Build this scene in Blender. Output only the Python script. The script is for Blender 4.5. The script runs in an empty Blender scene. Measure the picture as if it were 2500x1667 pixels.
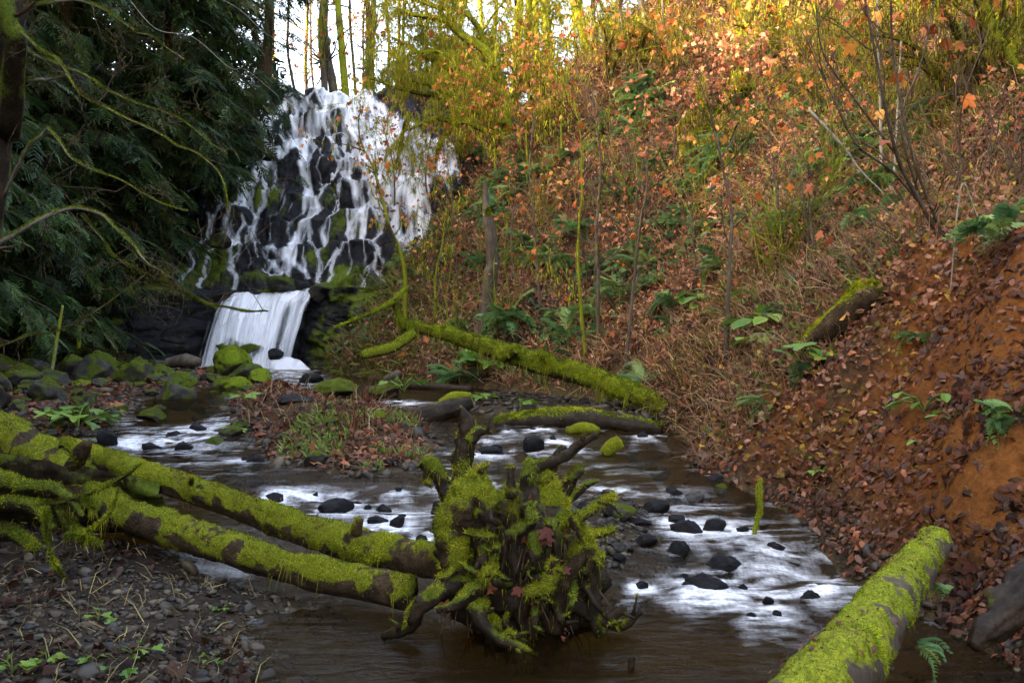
import bpy, bmesh, math
import numpy as np
from mathutils import Vector, Matrix

# ------------------------------------------------------------------ camera, sky, sun, exposure
SC = bpy.context.scene
COL = SC.collection
cam_d = bpy.data.cameras.new("camera")
cam_d.sensor_width = 36.0
cam_d.lens = 32.0
cam_d.clip_end = 600.0
cam = bpy.data.objects.new("camera", cam_d)
cam.location = (0.0, 0.0, 1.8)
cam.rotation_euler = (math.radians(90.0), 0.0, 0.0)
COL.objects.link(cam)
SC.camera = cam

SUN_EL, SUN_AZ = 14.0, 254.0          # azimuth clockwise from +Y: the sun stands over the left bank
world = bpy.data.worlds.new("World")
SC.world = world
world.use_nodes = True
wn = world.node_tree
wn.nodes.clear()
sky = wn.nodes.new("ShaderNodeTexSky")
sky.sky_type = 'NISHITA'
sky.sun_disc = False
sky.sun_elevation = math.radians(SUN_EL)
sky.sun_rotation = math.radians(SUN_AZ)
sky.air_density = 0.6
sky.dust_density = 6.0
sky.ozone_density = 0.3
bg = wn.nodes.new("ShaderNodeBackground")
bg.inputs["Strength"].default_value = 0.15
wo = wn.nodes.new("ShaderNodeOutputWorld")
wn.links.new(sky.outputs[0], bg.inputs[0])
wn.links.new(bg.outputs[0], wo.inputs[0])

sun_d = bpy.data.lights.new("sun", 'SUN')
sun_d.energy = 2.0
sun_d.angle = math.radians(0.5)
sun_d.color = (1.0, 0.86, 0.62)
sun = bpy.data.objects.new("sun", sun_d)
_a, _e = math.radians(SUN_AZ), math.radians(SUN_EL)
_to_sun = Vector((math.sin(_a) * math.cos(_e), math.cos(_a) * math.cos(_e), math.sin(_e)))
sun.rotation_euler = _to_sun.to_track_quat('Z', 'Y').to_euler()
sun.location = (-30, -10, 40)
COL.objects.link(sun)

SC.view_settings.view_transform = 'Standard'
SC.view_settings.look = 'None'
SC.view_settings.gamma = 1.0
SC.view_settings.use_curve_mapping = False
SC.view_settings.exposure = 4.55
SC.view_settings.use_white_balance = True
SC.view_settings.white_balance_temperature = 7600
SC.render.engine = 'CYCLES'
SC.cycles.max_bounces = 5
SC.cycles.diffuse_bounces = 3
SC.cycles.glossy_bounces = 2
SC.cycles.transmission_bounces = 3
SC.cycles.transparent_max_bounces = 10
SC.cycles.use_denoising = True
SC.cycles.sample_clamp_indirect = 6.0

# ------------------------------------------------------------------ helpers
rng = np.random.default_rng(11)
PX, CX, CY, CZ = 2222.2, 1250.0, 833.0, 1.8


def px(u, v, Y):
    return np.array([(u - CX) / PX * Y, Y, CZ - (v - CY) / PX * Y])


def sstep(a, b, x):
    t = np.clip((x - a) / (b - a), 0, 1)
    return t * t * (3 - 2 * t)


def _h(ix, iy, iz):
    h = (ix.astype(np.int64) * 374761393 + iy.astype(np.int64) * 668265263 + iz.astype(np.int64) * 2147483647) & 0xffffffff
    h = ((h ^ (h >> 13)) * 1274126177) & 0xffffffff
    h = ((h ^ (h >> 16)) * 2246822519) & 0xffffffff
    return ((h ^ (h >> 15)) & 0xffffff) / 16777215.0


def vnoise(x, y, z=None):
    x = np.asarray(x, float); y = np.asarray(y, float)
    z = np.zeros_like(x) if z is None else np.asarray(z, float)
    x, y, z = np.broadcast_arrays(x, y, z)
    ix, iy, iz = np.floor(x), np.floor(y), np.floor(z)
    fx, fy, fz = x - ix, y - iy, z - iz
    fx, fy, fz = [f * f * f * (f * (f * 6 - 15) + 10) for f in (fx, fy, fz)]
    r = 0
    for dx in (0, 1):
        for dy in (0, 1):
            for dz in (0, 1):
                wgt = (fx if dx else 1 - fx) * (fy if dy else 1 - fy) * (fz if dz else 1 - fz)
                r = r + wgt * _h(ix + dx, iy + dy, iz + dz)
    return r * 2 - 1


def fbm(x, y, z=None, oct=4, gain=0.5):
    r, a, f, s = 0, 1.0, 1.0, 0.0
    for o in range(oct):
        r = r + a * vnoise(np.asarray(x) * f + o * 17.3, np.asarray(y) * f + o * 5.7, None if z is None else np.asarray(z) * f + o * 3.1)
        s += a; a *= gain; f *= 2.03
    return r / s


def voronoi(x, y, seed=0):
    """F1, F2 and cell id of a jittered 2-D grid"""
    ix, iy = np.floor(x), np.floor(y)
    f1 = np.full(np.shape(x), 9.0); f2 = f1.copy(); cid = np.zeros(np.shape(x))
    for dx in (-1, 0, 1):
        for dy in (-1, 0, 1):
            cx, cy = ix + dx, iy + dy
            jx = cx + .5 + .42 * (2 * _h(cx, cy, cx * 0 + seed) - 1)
            jy = cy + .5 + .42 * (2 * _h(cx, cy, cx * 0 + seed + 7) - 1)
            d = np.hypot(x - jx, y - jy)
            closer = d < f1
            f2 = np.where(closer, f1, np.minimum(f2, d))
            cid = np.where(closer, _h(cx, cy, cx * 0 + seed + 13), cid)
            f1 = np.where(closer, d, f1)
    return f1, f2, cid


class MB:
    """collects geometry; build() links it as ONE mesh object"""
    def __init__(s):
        s.V, s.F3, s.F4, s.C, s.A, s.n = [], [], [], [], [], 0

    def add(s, V, F3=None, F4=None, col=None, moss=None):
        V = np.asarray(V, float).reshape(-1, 3)
        if F3 is not None and len(F3): s.F3.append(np.asarray(F3, np.int64).reshape(-1, 3) + s.n)
        if F4 is not None and len(F4): s.F4.append(np.asarray(F4, np.int64).reshape(-1, 4) + s.n)
        s.V.append(V)
        if col is None: col = np.ones((len(V), 3)) * .5
        s.C.append(np.broadcast_to(np.asarray(col, float), (len(V), 3)))
        s.A.append(np.broadcast_to(np.asarray(0.0 if moss is None else moss, float), (len(V),)))
        s.n += len(V)
        return s

    def arrays(s):
        V = np.concatenate(s.V) if s.V else np.zeros((0, 3))
        F3 = np.concatenate(s.F3) if s.F3 else np.zeros((0, 3), np.int64)
        F4 = np.concatenate(s.F4) if s.F4 else np.zeros((0, 4), np.int64)
        return V, F3, F4

    def mesh(s, name, mat, origin=(0, 0, 0), smooth=True):
        V, F3, F4 = s.arrays()
        V = V - np.asarray(origin, float)
        me = bpy.data.meshes.new(name)
        me.vertices.add(len(V)); me.vertices.foreach_set("co", V.astype(np.float32).ravel())
        nl = F3.size + F4.size
        me.loops.add(nl)
        me.loops.foreach_set("vertex_index", np.concatenate([F3.ravel(), F4.ravel()]).astype(np.int32))
        me.polygons.add(len(F3) + len(F4))
        st = np.concatenate([np.arange(len(F3)) * 3, F3.size + np.arange(len(F4)) * 4]).astype(np.int32)
        me.polygons.foreach_set("loop_start", st)
        me.polygons.foreach_set("use_smooth", np.full(len(st), smooth, bool))
        c = np.ones((len(V), 4), np.float32); c[:, :3] = np.concatenate(s.C)
        me.attributes.new("Col", 'FLOAT_COLOR', 'POINT').data.foreach_set("color", c.ravel())
        me.attributes.new("moss", 'FLOAT', 'POINT').data.foreach_set("value", np.concatenate(s.A).astype(np.float32))
        me.update(calc_edges=True)
        if mat is not None: me.materials.append(mat)
        return me


def tag(o, label=None, cat=None, group=None, kind=None):
    if label: o["label"] = label
    if cat: o["category"] = cat
    if group: o["group"] = group
    if kind: o["kind"] = kind
    return o


def thing(name, label, cat, loc, group=None):
    o = bpy.data.objects.new(name, None)
    o.empty_display_size = .1
    o.location = [float(c) for c in loc]
    COL.objects.link(o)
    return tag(o, label, cat, group)


def part(name, mb, mat, parent=None, loc=(0, 0, 0), smooth=True, kind=None, label=None):
    """mesh object from world-space geometry; parents are only ever translated"""
    if not mb.V: return None
    org = np.zeros(3)
    q = parent
    while q is not None:
        org = org + np.array(q.location); q = q.parent
    org = org + np.array(loc)
    o = bpy.data.objects.new(name, mb.mesh(name, mat, org, smooth))
    o.location = [float(c) for c in loc]
    if parent is not None: o.parent = parent
    COL.objects.link(o)
    if kind: o["kind"] = kind
    if label: o["label"] = label
    return o


def unit(a):
    return a / np.maximum(np.linalg.norm(a, axis=-1, keepdims=True), 1e-9)


def basis(zdir, yaw):
    """rotation matrices (N,3,3) with third column zdir and a random spin"""
    z = unit(np.asarray(zdir, float))
    ref = np.where(np.abs(z[:, 2:3]) > .9, np.array([[1., 0, 0]]), np.array([[0, 0, 1.]]))
    x = unit(np.cross(ref, z)); y = np.cross(z, x)
    c, s = np.cos(yaw)[:, None], np.sin(yaw)[:, None]
    return np.stack([x * c + y * s, -x * s + y * c, z], axis=2)


def basis_x(xdir, up=None, roll=None):
    """rotation matrices with first column xdir, third column close to up"""
    x = unit(np.asarray(xdir, float))
    up = np.broadcast_to(np.array([0, 0, 1.]) if up is None else up, x.shape)
    y = unit(np.cross(up, x) + 1e-6); z = np.cross(x, y)
    if roll is not None:
        c, s = np.cos(roll)[:, None], np.sin(roll)[:, None]
        y, z = y * c + z * s, -y * s + z * c
    return np.stack([x, y, z], axis=2)


def scatter(mb, T, F, pos, R, scale, col, moss=None):
    """write len(pos) copies of template (T verts, F tris) into mb"""
    N, k = len(pos), len(T)
    if N == 0: return
    scale = np.asarray(scale, float)
    if scale.ndim == 1: scale = np.repeat(scale[:, None], 3, 1)
    V = np.einsum('nij,nkj->nki', R, T[None] * scale[:, None, :]) + pos[:, None, :]
    FF = F[None] + (np.arange(N) * k)[:, None, None]
    C = np.repeat(col, k, axis=0)
    if F.shape[1] == 3: mb.add(V.reshape(-1, 3), F3=FF.reshape(-1, 3), col=C, moss=moss)
    else: mb.add(V.reshape(-1, 3), F4=FF.reshape(-1, 4), col=C, moss=moss)


def smooth_path(P, sub=4):
    P = np.asarray(P, float)
    if len(P) < 3 or sub < 2:
        t = np.linspace(0, len(P) - 1, (len(P) - 1) * max(sub, 1) + 1)
        return np.stack([np.interp(t, np.arange(len(P)), P[:, i]) for i in range(P.shape[1])], 1)
    Q = np.vstack([2 * P[0] - P[1], P, 2 * P[-1] - P[-2]])
    out = []
    for i in range(len(P) - 1):
        p0, p1, p2, p3 = Q[i], Q[i + 1], Q[i + 2], Q[i + 3]
        for t in np.arange(sub) / sub:
            out.append(.5 * ((2 * p1) + (p2 - p0) * t + (2 * p0 - 5 * p1 + 4 * p2 - p3) * t * t + (3 * p1 - p0 - 3 * p2 + p3) * t ** 3))
    out.append(P[-1])
    return np.array(out)


def tube_arrays(P, R, n=6, rough=0.0, freq=4.0, seed=0.0, ridges=0.0, bark=0.0):
    P = np.asarray(P, float); R = np.broadcast_to(np.asarray(R, float), (len(P),))
    T = unit(np.gradient(P, axis=0))
    ref = np.array([0, 0, 1.]) if abs(T[:, 2]).mean() < .8 else np.array([1., .2, 0])
    A = unit(np.cross(T, ref)); B = np.cross(T, A)
    th = np.linspace(0, 2 * np.pi, n, endpoint=False)
    D = A[:, None] * np.cos(th)[None, :, None] + B[:, None] * np.sin(th)[None, :, None]
    rr = R[:, None] * np.ones((1, n))
    if rough:
        S = P[:, None] + D * R[:, None, None]
        rr = rr * (1 + rough * fbm(S[..., 0] * freq + seed, S[..., 1] * freq, S[..., 2] * freq, oct=3))
    if ridges:
        rr = rr * (1 + ridges * np.sin(th * 7 + seed)[None] * .5 + ridges * np.sin(th * 3 + 2 * seed)[None])
    if bark:
        al = np.concatenate([[0], np.cumsum(np.linalg.norm(np.diff(P, axis=0), axis=1))]) / R.mean()
        rr = rr * (1 + bark * (1 - 2 * np.abs(vnoise(np.cos(th)[None] * 3.2 + seed, np.sin(th)[None] * 3.2 + 0 * al[:, None], al[:, None] * .55))) + .5 * bark * vnoise(np.cos(th)[None] * 7, np.sin(th)[None] * 7 + 0 * al[:, None], al[:, None] * 1.6))
    V = P[:, None] + D * rr[..., None]
    k = len(P)
    i = np.arange(k - 1)[:, None] * n; j = np.arange(n)[None]; j2 = (j + 1) % n
    F4 = np.stack([i + j, i + j2, i + n + j2, i + n + j], -1).reshape(-1, 4)
    if n <= 4: return V.reshape(-1, 3), np.zeros((0, 3), np.int64), F4, D.reshape(-1, 3)
    V = np.vstack([V.reshape(-1, 3), P[0] - T[0] * R[0] * .25, P[-1] + T[-1] * R[-1] * .25])
    jj = np.arange(n); jn = (jj + 1) % n
    F3 = np.vstack([np.stack([jn, jj, np.full(n, k * n)], 1), np.stack([(k - 1) * n + jj, (k - 1) * n + jn, np.full(n, k * n + 1)], 1)])
    N = np.vstack([D.reshape(-1, 3), -T[:1], T[-1:]])
    return V, F3, F4, N


def tube(mb, P, R, n=6, col=None, moss=None, **kw):
    V, F3, F4, N = tube_arrays(P, R, n, **kw)
    if callable(moss): moss = moss(V, N)
    mb.add(V, F3, F4, col, moss)


def surf_points(V, F3, F4, count, weight=None):
    """random points and normals on a mesh; weight = per-vertex density"""
    T = F3
    if len(F4): T = np.vstack([F3, F4[:, [0, 1, 2]], F4[:, [0, 2, 3]]])
    a, b, c = V[T[:, 0]], V[T[:, 1]], V[T[:, 2]]
    nr = np.cross(b - a, c - a); ar = np.linalg.norm(nr, axis=1)
    wt = ar.copy()
    if weight is not None: wt = wt * np.clip(weight[T].mean(1), 0, None)
    if wt.sum() <= 0: return np.zeros((0, 3)), np.zeros((0, 3))
    idx = rng.choice(len(T), count, p=wt / wt.sum())
    r1, r2 = np.sqrt(rng.random(count)), rng.random(count)
    w0, w1, w2 = 1 - r1, r1 * (1 - r2), r1 * r2
    p = a[idx] * w0[:, None] + b[idx] * w1[:, None] + c[idx] * w2[:, None]
    return p, unit(nr[idx])


def blades(mb, p, d, L, W, col):
    """one thin triangle per point"""
    N = len(p)
    if N == 0: return
    d = unit(d)
    side = unit(np.cross(d, rng.normal(size=(N, 3)))) * (np.broadcast_to(W, (N,)) * .5)[:, None]
    tip = p + d * np.broadcast_to(L, (N,))[:, None]
    V = np.stack([p - side, p + side, tip], 1).reshape(-1, 3)
    mb.add(V, F3=np.arange(N * 3).reshape(-1, 3), col=np.repeat(col, 3, 0))


def mixcol(pal, n, jit=.15):
    pal = np.asarray(pal, float)
    a = pal[rng.integers(len(pal), size=n)]; b = pal[rng.integers(len(pal), size=n)]
    t = rng.random((n, 1)) * .5
    return np.clip((a * (1 - t) + b * t) * (1 + jit * rng.normal(size=(n, 1))), .002, .9)


MOSS_PAL = [(.27, .30, .014), (.42, .41, .02), (.13, .165, .011), (.46, .40, .03), (.06, .075, .010)]
MOSS_DARK = [(.08, .11, .012), (.12, .145, .015), (.05, .07, .01), (.16, .16, .02)]
MOSS_BROWN = [(.16, .15, .02), (.12, .10, .02), (.2, .19, .02), (.10, .07, .02)]

# ------------------------------------------------------------------ materials
MATS = {}


class NT:
    def __init__(s, name):
        s.m = bpy.data.materials.new(name); s.m.use_nodes = True
        s.t = s.m.node_tree; s.t.nodes.clear()
        s.out = s.t.nodes.new("ShaderNodeOutputMaterial")

    def n(s, typ, props=None, **inp):
        nd = s.t.nodes.new("ShaderNode" + typ)
        for k, v in (props or {}).items(): setattr(nd, k, v)
        for k, v in inp.items():
            k = k.replace("_", " ")
            key = int(k[1:]) if k[0] == "i" and k[1:].isdigit() else k
            if isinstance(v, bpy.types.NodeSocket): s.t.links.new(v, nd.inputs[key])
            else: nd.inputs[key].default_value = v
        return nd

    def ramp(s, fac, stops):
        nd = s.t.nodes.new("ShaderNodeValToRGB")
        e = nd.color_ramp.elements
        while len(e) < len(stops): e.new(.5)
        for el, (p, c) in zip(e, stops):
            el.position = p; el.color = (*c, 1) if len(c) == 3 else c
        s.t.links.new(fac, nd.inputs[0])
        return nd.outputs[0]

    def mix(s, f, a, b, typ='MIX'):
        nd = s.t.nodes.new("ShaderNodeMix"); nd.data_type = 'RGBA'; nd.blend_type = typ
        for sock, v in ((nd.inputs[0], f), (nd.inputs[6], a), (nd.inputs[7], b)):
            if isinstance(v, bpy.types.NodeSocket): s.t.links.new(v, sock)
            else: sock.default_value = v if not isinstance(v, tuple) or len(v) == 4 else (*v, 1)
        return nd.outputs[2]

    def math(s, op, a, b=0.0, c=None):
        nd = s.t.nodes.new("ShaderNodeMath"); nd.operation = op
        for i, v in enumerate((a, b) if c is None else (a, b, c)):
            if isinstance(v, bpy.types.NodeSocket): s.t.links.new(v, nd.inputs[i])
            else: nd.inputs[i].default_value = v
        return nd.outputs[0]

    def done(s, sh):
        s.t.links.new(sh, s.out.inputs[0]); MATS[s.m.name] = s.m
        return s.m


def surf_mat(name, cols, scale=3.0, stretch=(1, 1, 1), moss=None, rough=.85, bump=.4, bdist=.02, spec=.12, mossrough=.95):
    T = NT(name)
    tc = T.n("TexCoord")
    mp = T.n("Mapping", Vector=tc.outputs["Object"], Scale=stretch)
    n1 = T.n("TexNoise", Vector=mp.outputs[0], Scale=scale, Detail=6.0, Roughness=.65)
    n2 = T.n("TexNoise", Vector=mp.outputs[0], Scale=scale * 5.3, Detail=5.0, Roughness=.7)
    f = T.math('MULTIPLY_ADD', n2.outputs[0], .45, T.math('MULTIPLY', n1.outputs[0], .6))
    k = len(cols)
    col = T.ramp(f, [(.3 + .42 * i / (k - 1), c) for i, c in enumerate(cols)])
    rgh = rough
    if moss:
        at = T.n("Attribute", {"attribute_name": "moss"})
        n3 = T.n("TexNoise", Vector=tc.outputs["Object"], Scale=scale * 2.2, Detail=6.0, Roughness=.75)
        g = T.math('ADD', at.outputs["Fac"], T.math('MULTIPLY', T.math('SUBTRACT', n3.outputs[0], .5), .9))
        g = T.ramp(g, [(.38, (0, 0, 0)), (.58, (1, 1, 1))])
        n4 = T.n("TexNoise", Vector=tc.outputs["Object"], Scale=scale * 9, Detail=4.0, Roughness=.8)
        k = len(moss)
        mc = T.ramp(n4.outputs[0], [(.3 + .4 * i / (k - 1), c) for i, c in enumerate(moss)])
        col = T.mix(g, col, mc)
        rgh = T.math('MULTIPLY_ADD', g, mossrough - rough, rough)
    bp = T.n("Bump", Height=f, Strength=bump, Distance=bdist)
    p = T.n("BsdfPrincipled", Base_Color=col, Roughness=rgh, Normal=bp.outputs[0], Specular_IOR_Level=spec)
    return T.done(p.outputs[0])


def vcol_mat(name, rough=.7, trans=.3, spec=.25, vary=False):
    T = NT(name)
    at = T.n("Attribute", {"attribute_name": "Col"})
    if vary:
        oi = T.n("ObjectInfo"); g = T.math('MULTIPLY_ADD', oi.outputs["Random"], .95, .35)
        cc = T.n("CombineColor", Red=g, Green=g, Blue=g)
        mc = T.mix(1.0, at.outputs["Color"], cc.outputs[0], 'MULTIPLY')
        p = T.n("BsdfPrincipled", Base_Color=mc, Roughness=rough, Specular_IOR_Level=spec)
        return T.done(p.outputs[0])
    p = T.n("BsdfPrincipled", Base_Color=at.outputs["Color"], Roughness=rough, Specular_IOR_Level=spec)
    if not trans: return T.done(p.outputs[0])
    t = T.n("BsdfTranslucent", Color=at.outputs["Color"])
    m = T.n("MixShader", i0=trans, i1=p.outputs[0], i2=t.outputs[0])
    return T.done(m.outputs[0])


def inst_mat(name, stops, rough=.6, trans=.3, spec=.3):
    T = NT(name)
    oi = T.n("ObjectInfo")
    tc = T.n("TexCoord")
    nz = T.n("TexNoise", Vector=tc.outputs["Object"], Scale=7.0, Detail=3.0)
    f = T.math('MULTIPLY_ADD', nz.outputs[0], .35, T.math('MULTIPLY', oi.outputs["Random"], .75))
    c = T.ramp(f, stops)
    p = T.n("BsdfPrincipled", Base_Color=c, Roughness=rough, Specular_IOR_Level=spec)
    t = T.n("BsdfTranslucent", Color=c)
    m = T.n("MixShader", i0=trans, i1=p.outputs[0], i2=t.outputs[0])
    return T.done(m.outputs[0])


MOSSC = [(.035, .045, .006), (.13, .15, .010), (.27, .27, .018)]
MOSSD = [(.025, .035, .006), (.065, .09, .010), (.12, .14, .014)]
M_BARK = surf_mat("mossy_bark", [(.006, .004, .002), (.034, .022, .011), (.10, .066, .036)], 9, (1, 1, 1), MOSSC, bump=1.0, bdist=.04)
M_BARKD = surf_mat("dark_wet_wood", [(.004, .0025, .0015), (.014, .009, .005), (.045, .028, .016)], 7, (1, 1, 1), MOSSD, rough=.6, bump=.8, bdist=.02)
M_BARKG = surf_mat("grey_bark", [(.02, .014, .009), (.06, .045, .031), (.13, .105, .078)], 5, (1, 1, .35), MOSSC, bump=.6, bdist=.02)
M_PALE = surf_mat("pale_branch_bark", [(.08, .07, .055), (.17, .155, .13), (.3, .29, .25)], 9, (1, 1, 1), MOSSC, bump=.3, bdist=.01)
M_TWIG = surf_mat("brown_twig", [(.03, .018, .012), (.07, .045, .03), (.13, .09, .06)], 9, (1, 1, 1), MOSSC, bump=.2, bdist=.005)
M_ROCK = surf_mat("wet_basalt", [(.003, .003, .0035), (.009, .0088, .0095), (.025, .024, .025)], 2.4, (1, 1, 1), MOSSD, rough=.6, bump=.8, bdist=.05, spec=.09)
M_ROCKG = surf_mat("grey_stone", [(.009, .008, .0075), (.032, .029, .026), (.08, .073, .066)], 3.2, (1, 1, 1), MOSSD, rough=.65, bump=.8, bdist=.03, spec=.18)
M_ROCKM = surf_mat("mossy_stone", [(.009, .008, .006), (.026, .023, .018), (.06, .052, .04)], 3.2, (1, 1, 1), [(.018, .028, .004), (.05, .07, .006), (.11, .13, .01)], rough=.65, bump=.8, bdist=.03, spec=.18)
M_LEAF = vcol_mat("dry_leaf", .6, .3, .16)
M_MOSSB = vcol_mat("moss_fibre", .9, .35, .1)
M_STONEMOSS = vcol_mat("stone_moss_fibre", .9, 0, .1, True)
M_GREEN = vcol_mat("green_leaf", .6, .35, .25)
M_STEM = vcol_mat("dry_stem", .85, .15, .15)
M_PEB = vcol_mat("pebble", .5, 0, .2)
M_FERN = inst_mat("fern_frond_green", [(.1, (.045, .10, .04)), (.45, (.085, .18, .06)), (.75, (.13, .22, .06)), (1.0, (.2, .22, .05))])
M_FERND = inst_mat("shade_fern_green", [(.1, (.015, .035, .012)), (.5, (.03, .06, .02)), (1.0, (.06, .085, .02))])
M_BROAD = inst_mat("broad_leaf_green", [(.1, (.05, .12, .015)), (.5, (.09, .19, .02)), (1.0, (.16, .24, .025))], rough=.5)

# ------------------------------------------------------------------ the lie of the land
RB = np.array([(3.3, -20), (3.2, -5), (3.0, 2), (2.8, 4.8), (2.62, 6.5), (2.5, 7.85), (2.4, 9.1), (2.3, 11.8), (2.2, 14), (1.9, 16.5), (.7, 18.9),
               (-1.3, 20.5), (-3.5, 23.3), (-5, 26.2), (-5.8, 29), (-6.2, 31), (-6.0, 33), (-5, 45), (-5, 90)], float)
LB = np.array([(-5.5, -20), (-5, 0), (-4.6, 5), (-5, 8), (-6.5, 10.5), (-9, 14), (-12.5, 19), (-14.5, 24), (-13.6, 27.5), (-11.9, 29.6), (-11.0, 31),
               (-11.6, 33), (-13.2, 36), (-12.2, 40), (-10.8, 44), (-10.8, 90)], float)
ISLAND = np.array([(-3.6, 12.5), (-2.9, 10.9), (-1.6, 9.9), (-.95, 10.9), (-1.1, 13), (-1.7, 15.4), (-3, 16.2), (-4.2, 19.2), (-5.4, 21.5), (-5.9, 20), (-4.9, 15.5)], float)
BAR2 = np.array([(-.3, 14.6), (.4, 13.6), (1.4, 13.3), (2.5, 13.6), (2.2, 15.6), (.7, 17.4), (-.9, 18.4), (-1.3, 16.8)], float)
SPIT = np.array([(.45, 6.7), (.95, 7.0), (1.2, 7.7), (1.25, 8.7), (1.0, 9.2), (.5, 8.6), (.2, 7.4)], float)
GRAVEL = np.array([(-.9, 2.5), (-1.22, 4.8), (-1.6, 5.5), (-1.78, 6.0), (-1.42, 6.25), (-2.0, 6.55), (-2.85, 7.2), (-4.4, 8.3), (-8, 9), (-8, 2)], float)
ROCKBAR = np.array([(-6.0, 13.4), (-6.6, 11.2), (-8.5, 12.5), (-12, 17.5), (-14.5, 24), (-12.8, 27), (-10.6, 27.6), (-8.2, 25.5), (-7.0, 22.5), (-6.7, 20), (-7.0, 17), (-6.3, 15)], float)

ZY = [-30, 4, 6.75, 7.35, 9.0, 9.5, 11.9, 12.5, 13.2, 14.5, 17, 20, 24, 28, 31, 90]
ZZ = [0, 0, 0, .16, .20, .31, .36, .47, .50, .60, .68, .76, .85, .93, .95, .95]


def zw(x, y):
    return np.interp(y + .18 * np.sin(x * 1.7 + .6) + .1 * np.sin(x * 4.1), ZY, ZZ)


def sdist(x, y, poly, side=1.0):
    best = np.full(np.shape(x), 1e9); sgn = np.zeros(np.shape(x))
    for (ax, ay), (bx, by) in zip(poly[:-1], poly[1:]):
        dx, dy = bx - ax, by - ay
        t = np.clip(((x - ax) * dx + (y - ay) * dy) / (dx * dx + dy * dy), 0, 1)
        d = np.hypot(x - ax - t * dx, y - ay - t * dy)
        cr = (x - ax) * dy - (y - ay) * dx
        c = d < best
        sgn = np.where(c, np.sign(cr), sgn); best = np.where(c, d, best)
    return best * sgn * side


def sdpoly(x, y, poly):
    best = np.full(np.shape(x), 1e9); ins = np.zeros(np.shape(x), bool)
    for (ax, ay), (bx, by) in zip(poly, np.roll(poly, -1, 0)):
        dx, dy = bx - ax, by - ay
        t = np.clip(((x - ax) * dx + (y - ay) * dy) / (dx * dx + dy * dy), 0, 1)
        best = np.minimum(best, np.hypot(x - ax - t * dx, y - ay - t * dy))
        cross = ((ay > y) != (by > y)) & (x < (bx - ax) * (y - ay) / (by - ay + 1e-12) + ax)
        ins ^= cross
    return np.where(ins, best, -best)


UP_Z = [2.6, 3.3, 13.0, 13.35, 14.2]
UP_Y = [32.6, 33.2, 41.5, 43.2, 90]


def terrain(x, y, full=False):
    x, y = np.broadcast_arrays(np.asarray(x, float), np.asarray(y, float))
    w = zw(x, y)
    jx = .25 * vnoise(x * .9, y * .9) + .1 * vnoise(x * 2.7, y * 2.7)
    dr = sdist(x, y, RB) + jx
    dl = sdist(x, y, LB, -1.0) + jx
    n1 = fbm(x * .2 + 3, y * .2, oct=3); n2 = fbm(x * .8, y * .8, oct=3); n3 = fbm(x * 3.1, y * 3.1, oct=3)
    t = np.maximum(dr, 0)
    far = .35 * (1 - np.exp(-t / .25)) + (.86 + .28 * sstep(22, 31, y)) * t + n1 * np.minimum(t * .35, 1.7) + n2 * .35 * np.minimum(t, 1)
    near = np.interp(t, [0, .15, 2.2, 4.4, 6.5, 40], [0, .15, 2.55, 3.0, 4.4, 34]) + (n2 * .22 + n3 * .15) * np.minimum(t, 1)
    k = sstep(14.5, 9.5, y)
    hr = w + far * (1 - k) + near * k + np.where(dr < 0, dr * .9, 0)
    cap = 13.3 + 2.6 * np.exp(-((x + 2.2) / 2.6) ** 2) * sstep(41.5, 45, y) + .1 * np.clip(x + 6, 0, 40) + n1 * .8 + .06 * np.clip(y - 40, 0, 50)
    hh = np.clip(.5 + .5 * (cap - hr) / 1.6, 0, 1)
    hr = cap * (1 - hh) + hr * hh - 1.6 * hh * (1 - hh) * .5
    tl = np.maximum(dl, 0)
    hl = w + .3 * (1 - np.exp(-tl / .3)) + (.95 + .4 * sstep(25, 33, y)) * tl + n1 * np.minimum(tl * .3, 1.5) + n2 * .4 * np.minimum(tl, 1) + np.where(dl < 0, dl * .9, 0)
    capl = 12.5 + n1 + .4 * np.clip(-13.5 - x, 0, 16)
    hl = np.where(hl > capl, capl + (hl - capl) * .1, hl)
    h = w - .22 + .07 * n2 + .04 * n3
    for poly, top in ((ISLAND, .20), (BAR2, .12), (SPIT, .10), (GRAVEL, .16), (ROCKBAR, .12)):
        sd = sdpoly(x, y, poly) + jx * .4
        hb = w - .2 + np.clip(.2 + sd * .5, -.3, .2) + np.clip(sd * .22, 0, top) + .03 * n2 + .015 * n3
        h = np.maximum(h, hb)
    h = np.maximum(h, hr); h = np.maximum(h, hl)
    # the step of the lower fall and the slope of the upper one
    low = np.interp(y - 1.3 * np.clip(x + 6.2, 0, 9) + .3 * n2, [29.9, 30.9, 31.5, 33], [-2, .5, 3.05, 3.25])
    up = np.interp(y - .35 * np.clip(x + 3, 0, 30) - .5 * np.clip(-13.5 - x, 0, 20) + .3 * n2, [32.9, 33.5, 41.8, 43.4, 90], [-2, 3.0, 12.7, 13.1, 14.0])
    ch = (x > -16)
    up = up + 2.4 * np.exp(-((x + 2.6) / 2.2) ** 2) * sstep(42.3, 45.5, y)
    h = np.maximum(h, np.where(ch, np.maximum(low, up), -9))
    if full: return h, w, dr, dl
    return h


_yy = np.concatenate([np.arange(3.0, 16, .04), np.arange(16, 60, .08)])


def ground_at(u, v, water=True, ymin=3.0):
    """the point of the ground (or water) that lies in this direction"""
    Y = _yy[_yy >= ymin]
    X = (u - CX) / PX * Y; Z = CZ - (v - CY) / PX * Y
    H = terrain(X, Y)
    if water: H = np.maximum(H, np.where(Y < 30.5, zw(X, Y), -9))
    b = np.nonzero(Z <= H)[0]
    i = b[0] if len(b) else len(Y) - 1
    return np.array([X[i], Y[i], H[i]])


# ------------------------------------------------------------------ ground
def axis(*segs):
    out = []
    for a, b, s in segs: out.append(np.arange(a, b, s))
    out.append([segs[-1][1]])
    return np.concatenate(out)


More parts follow.
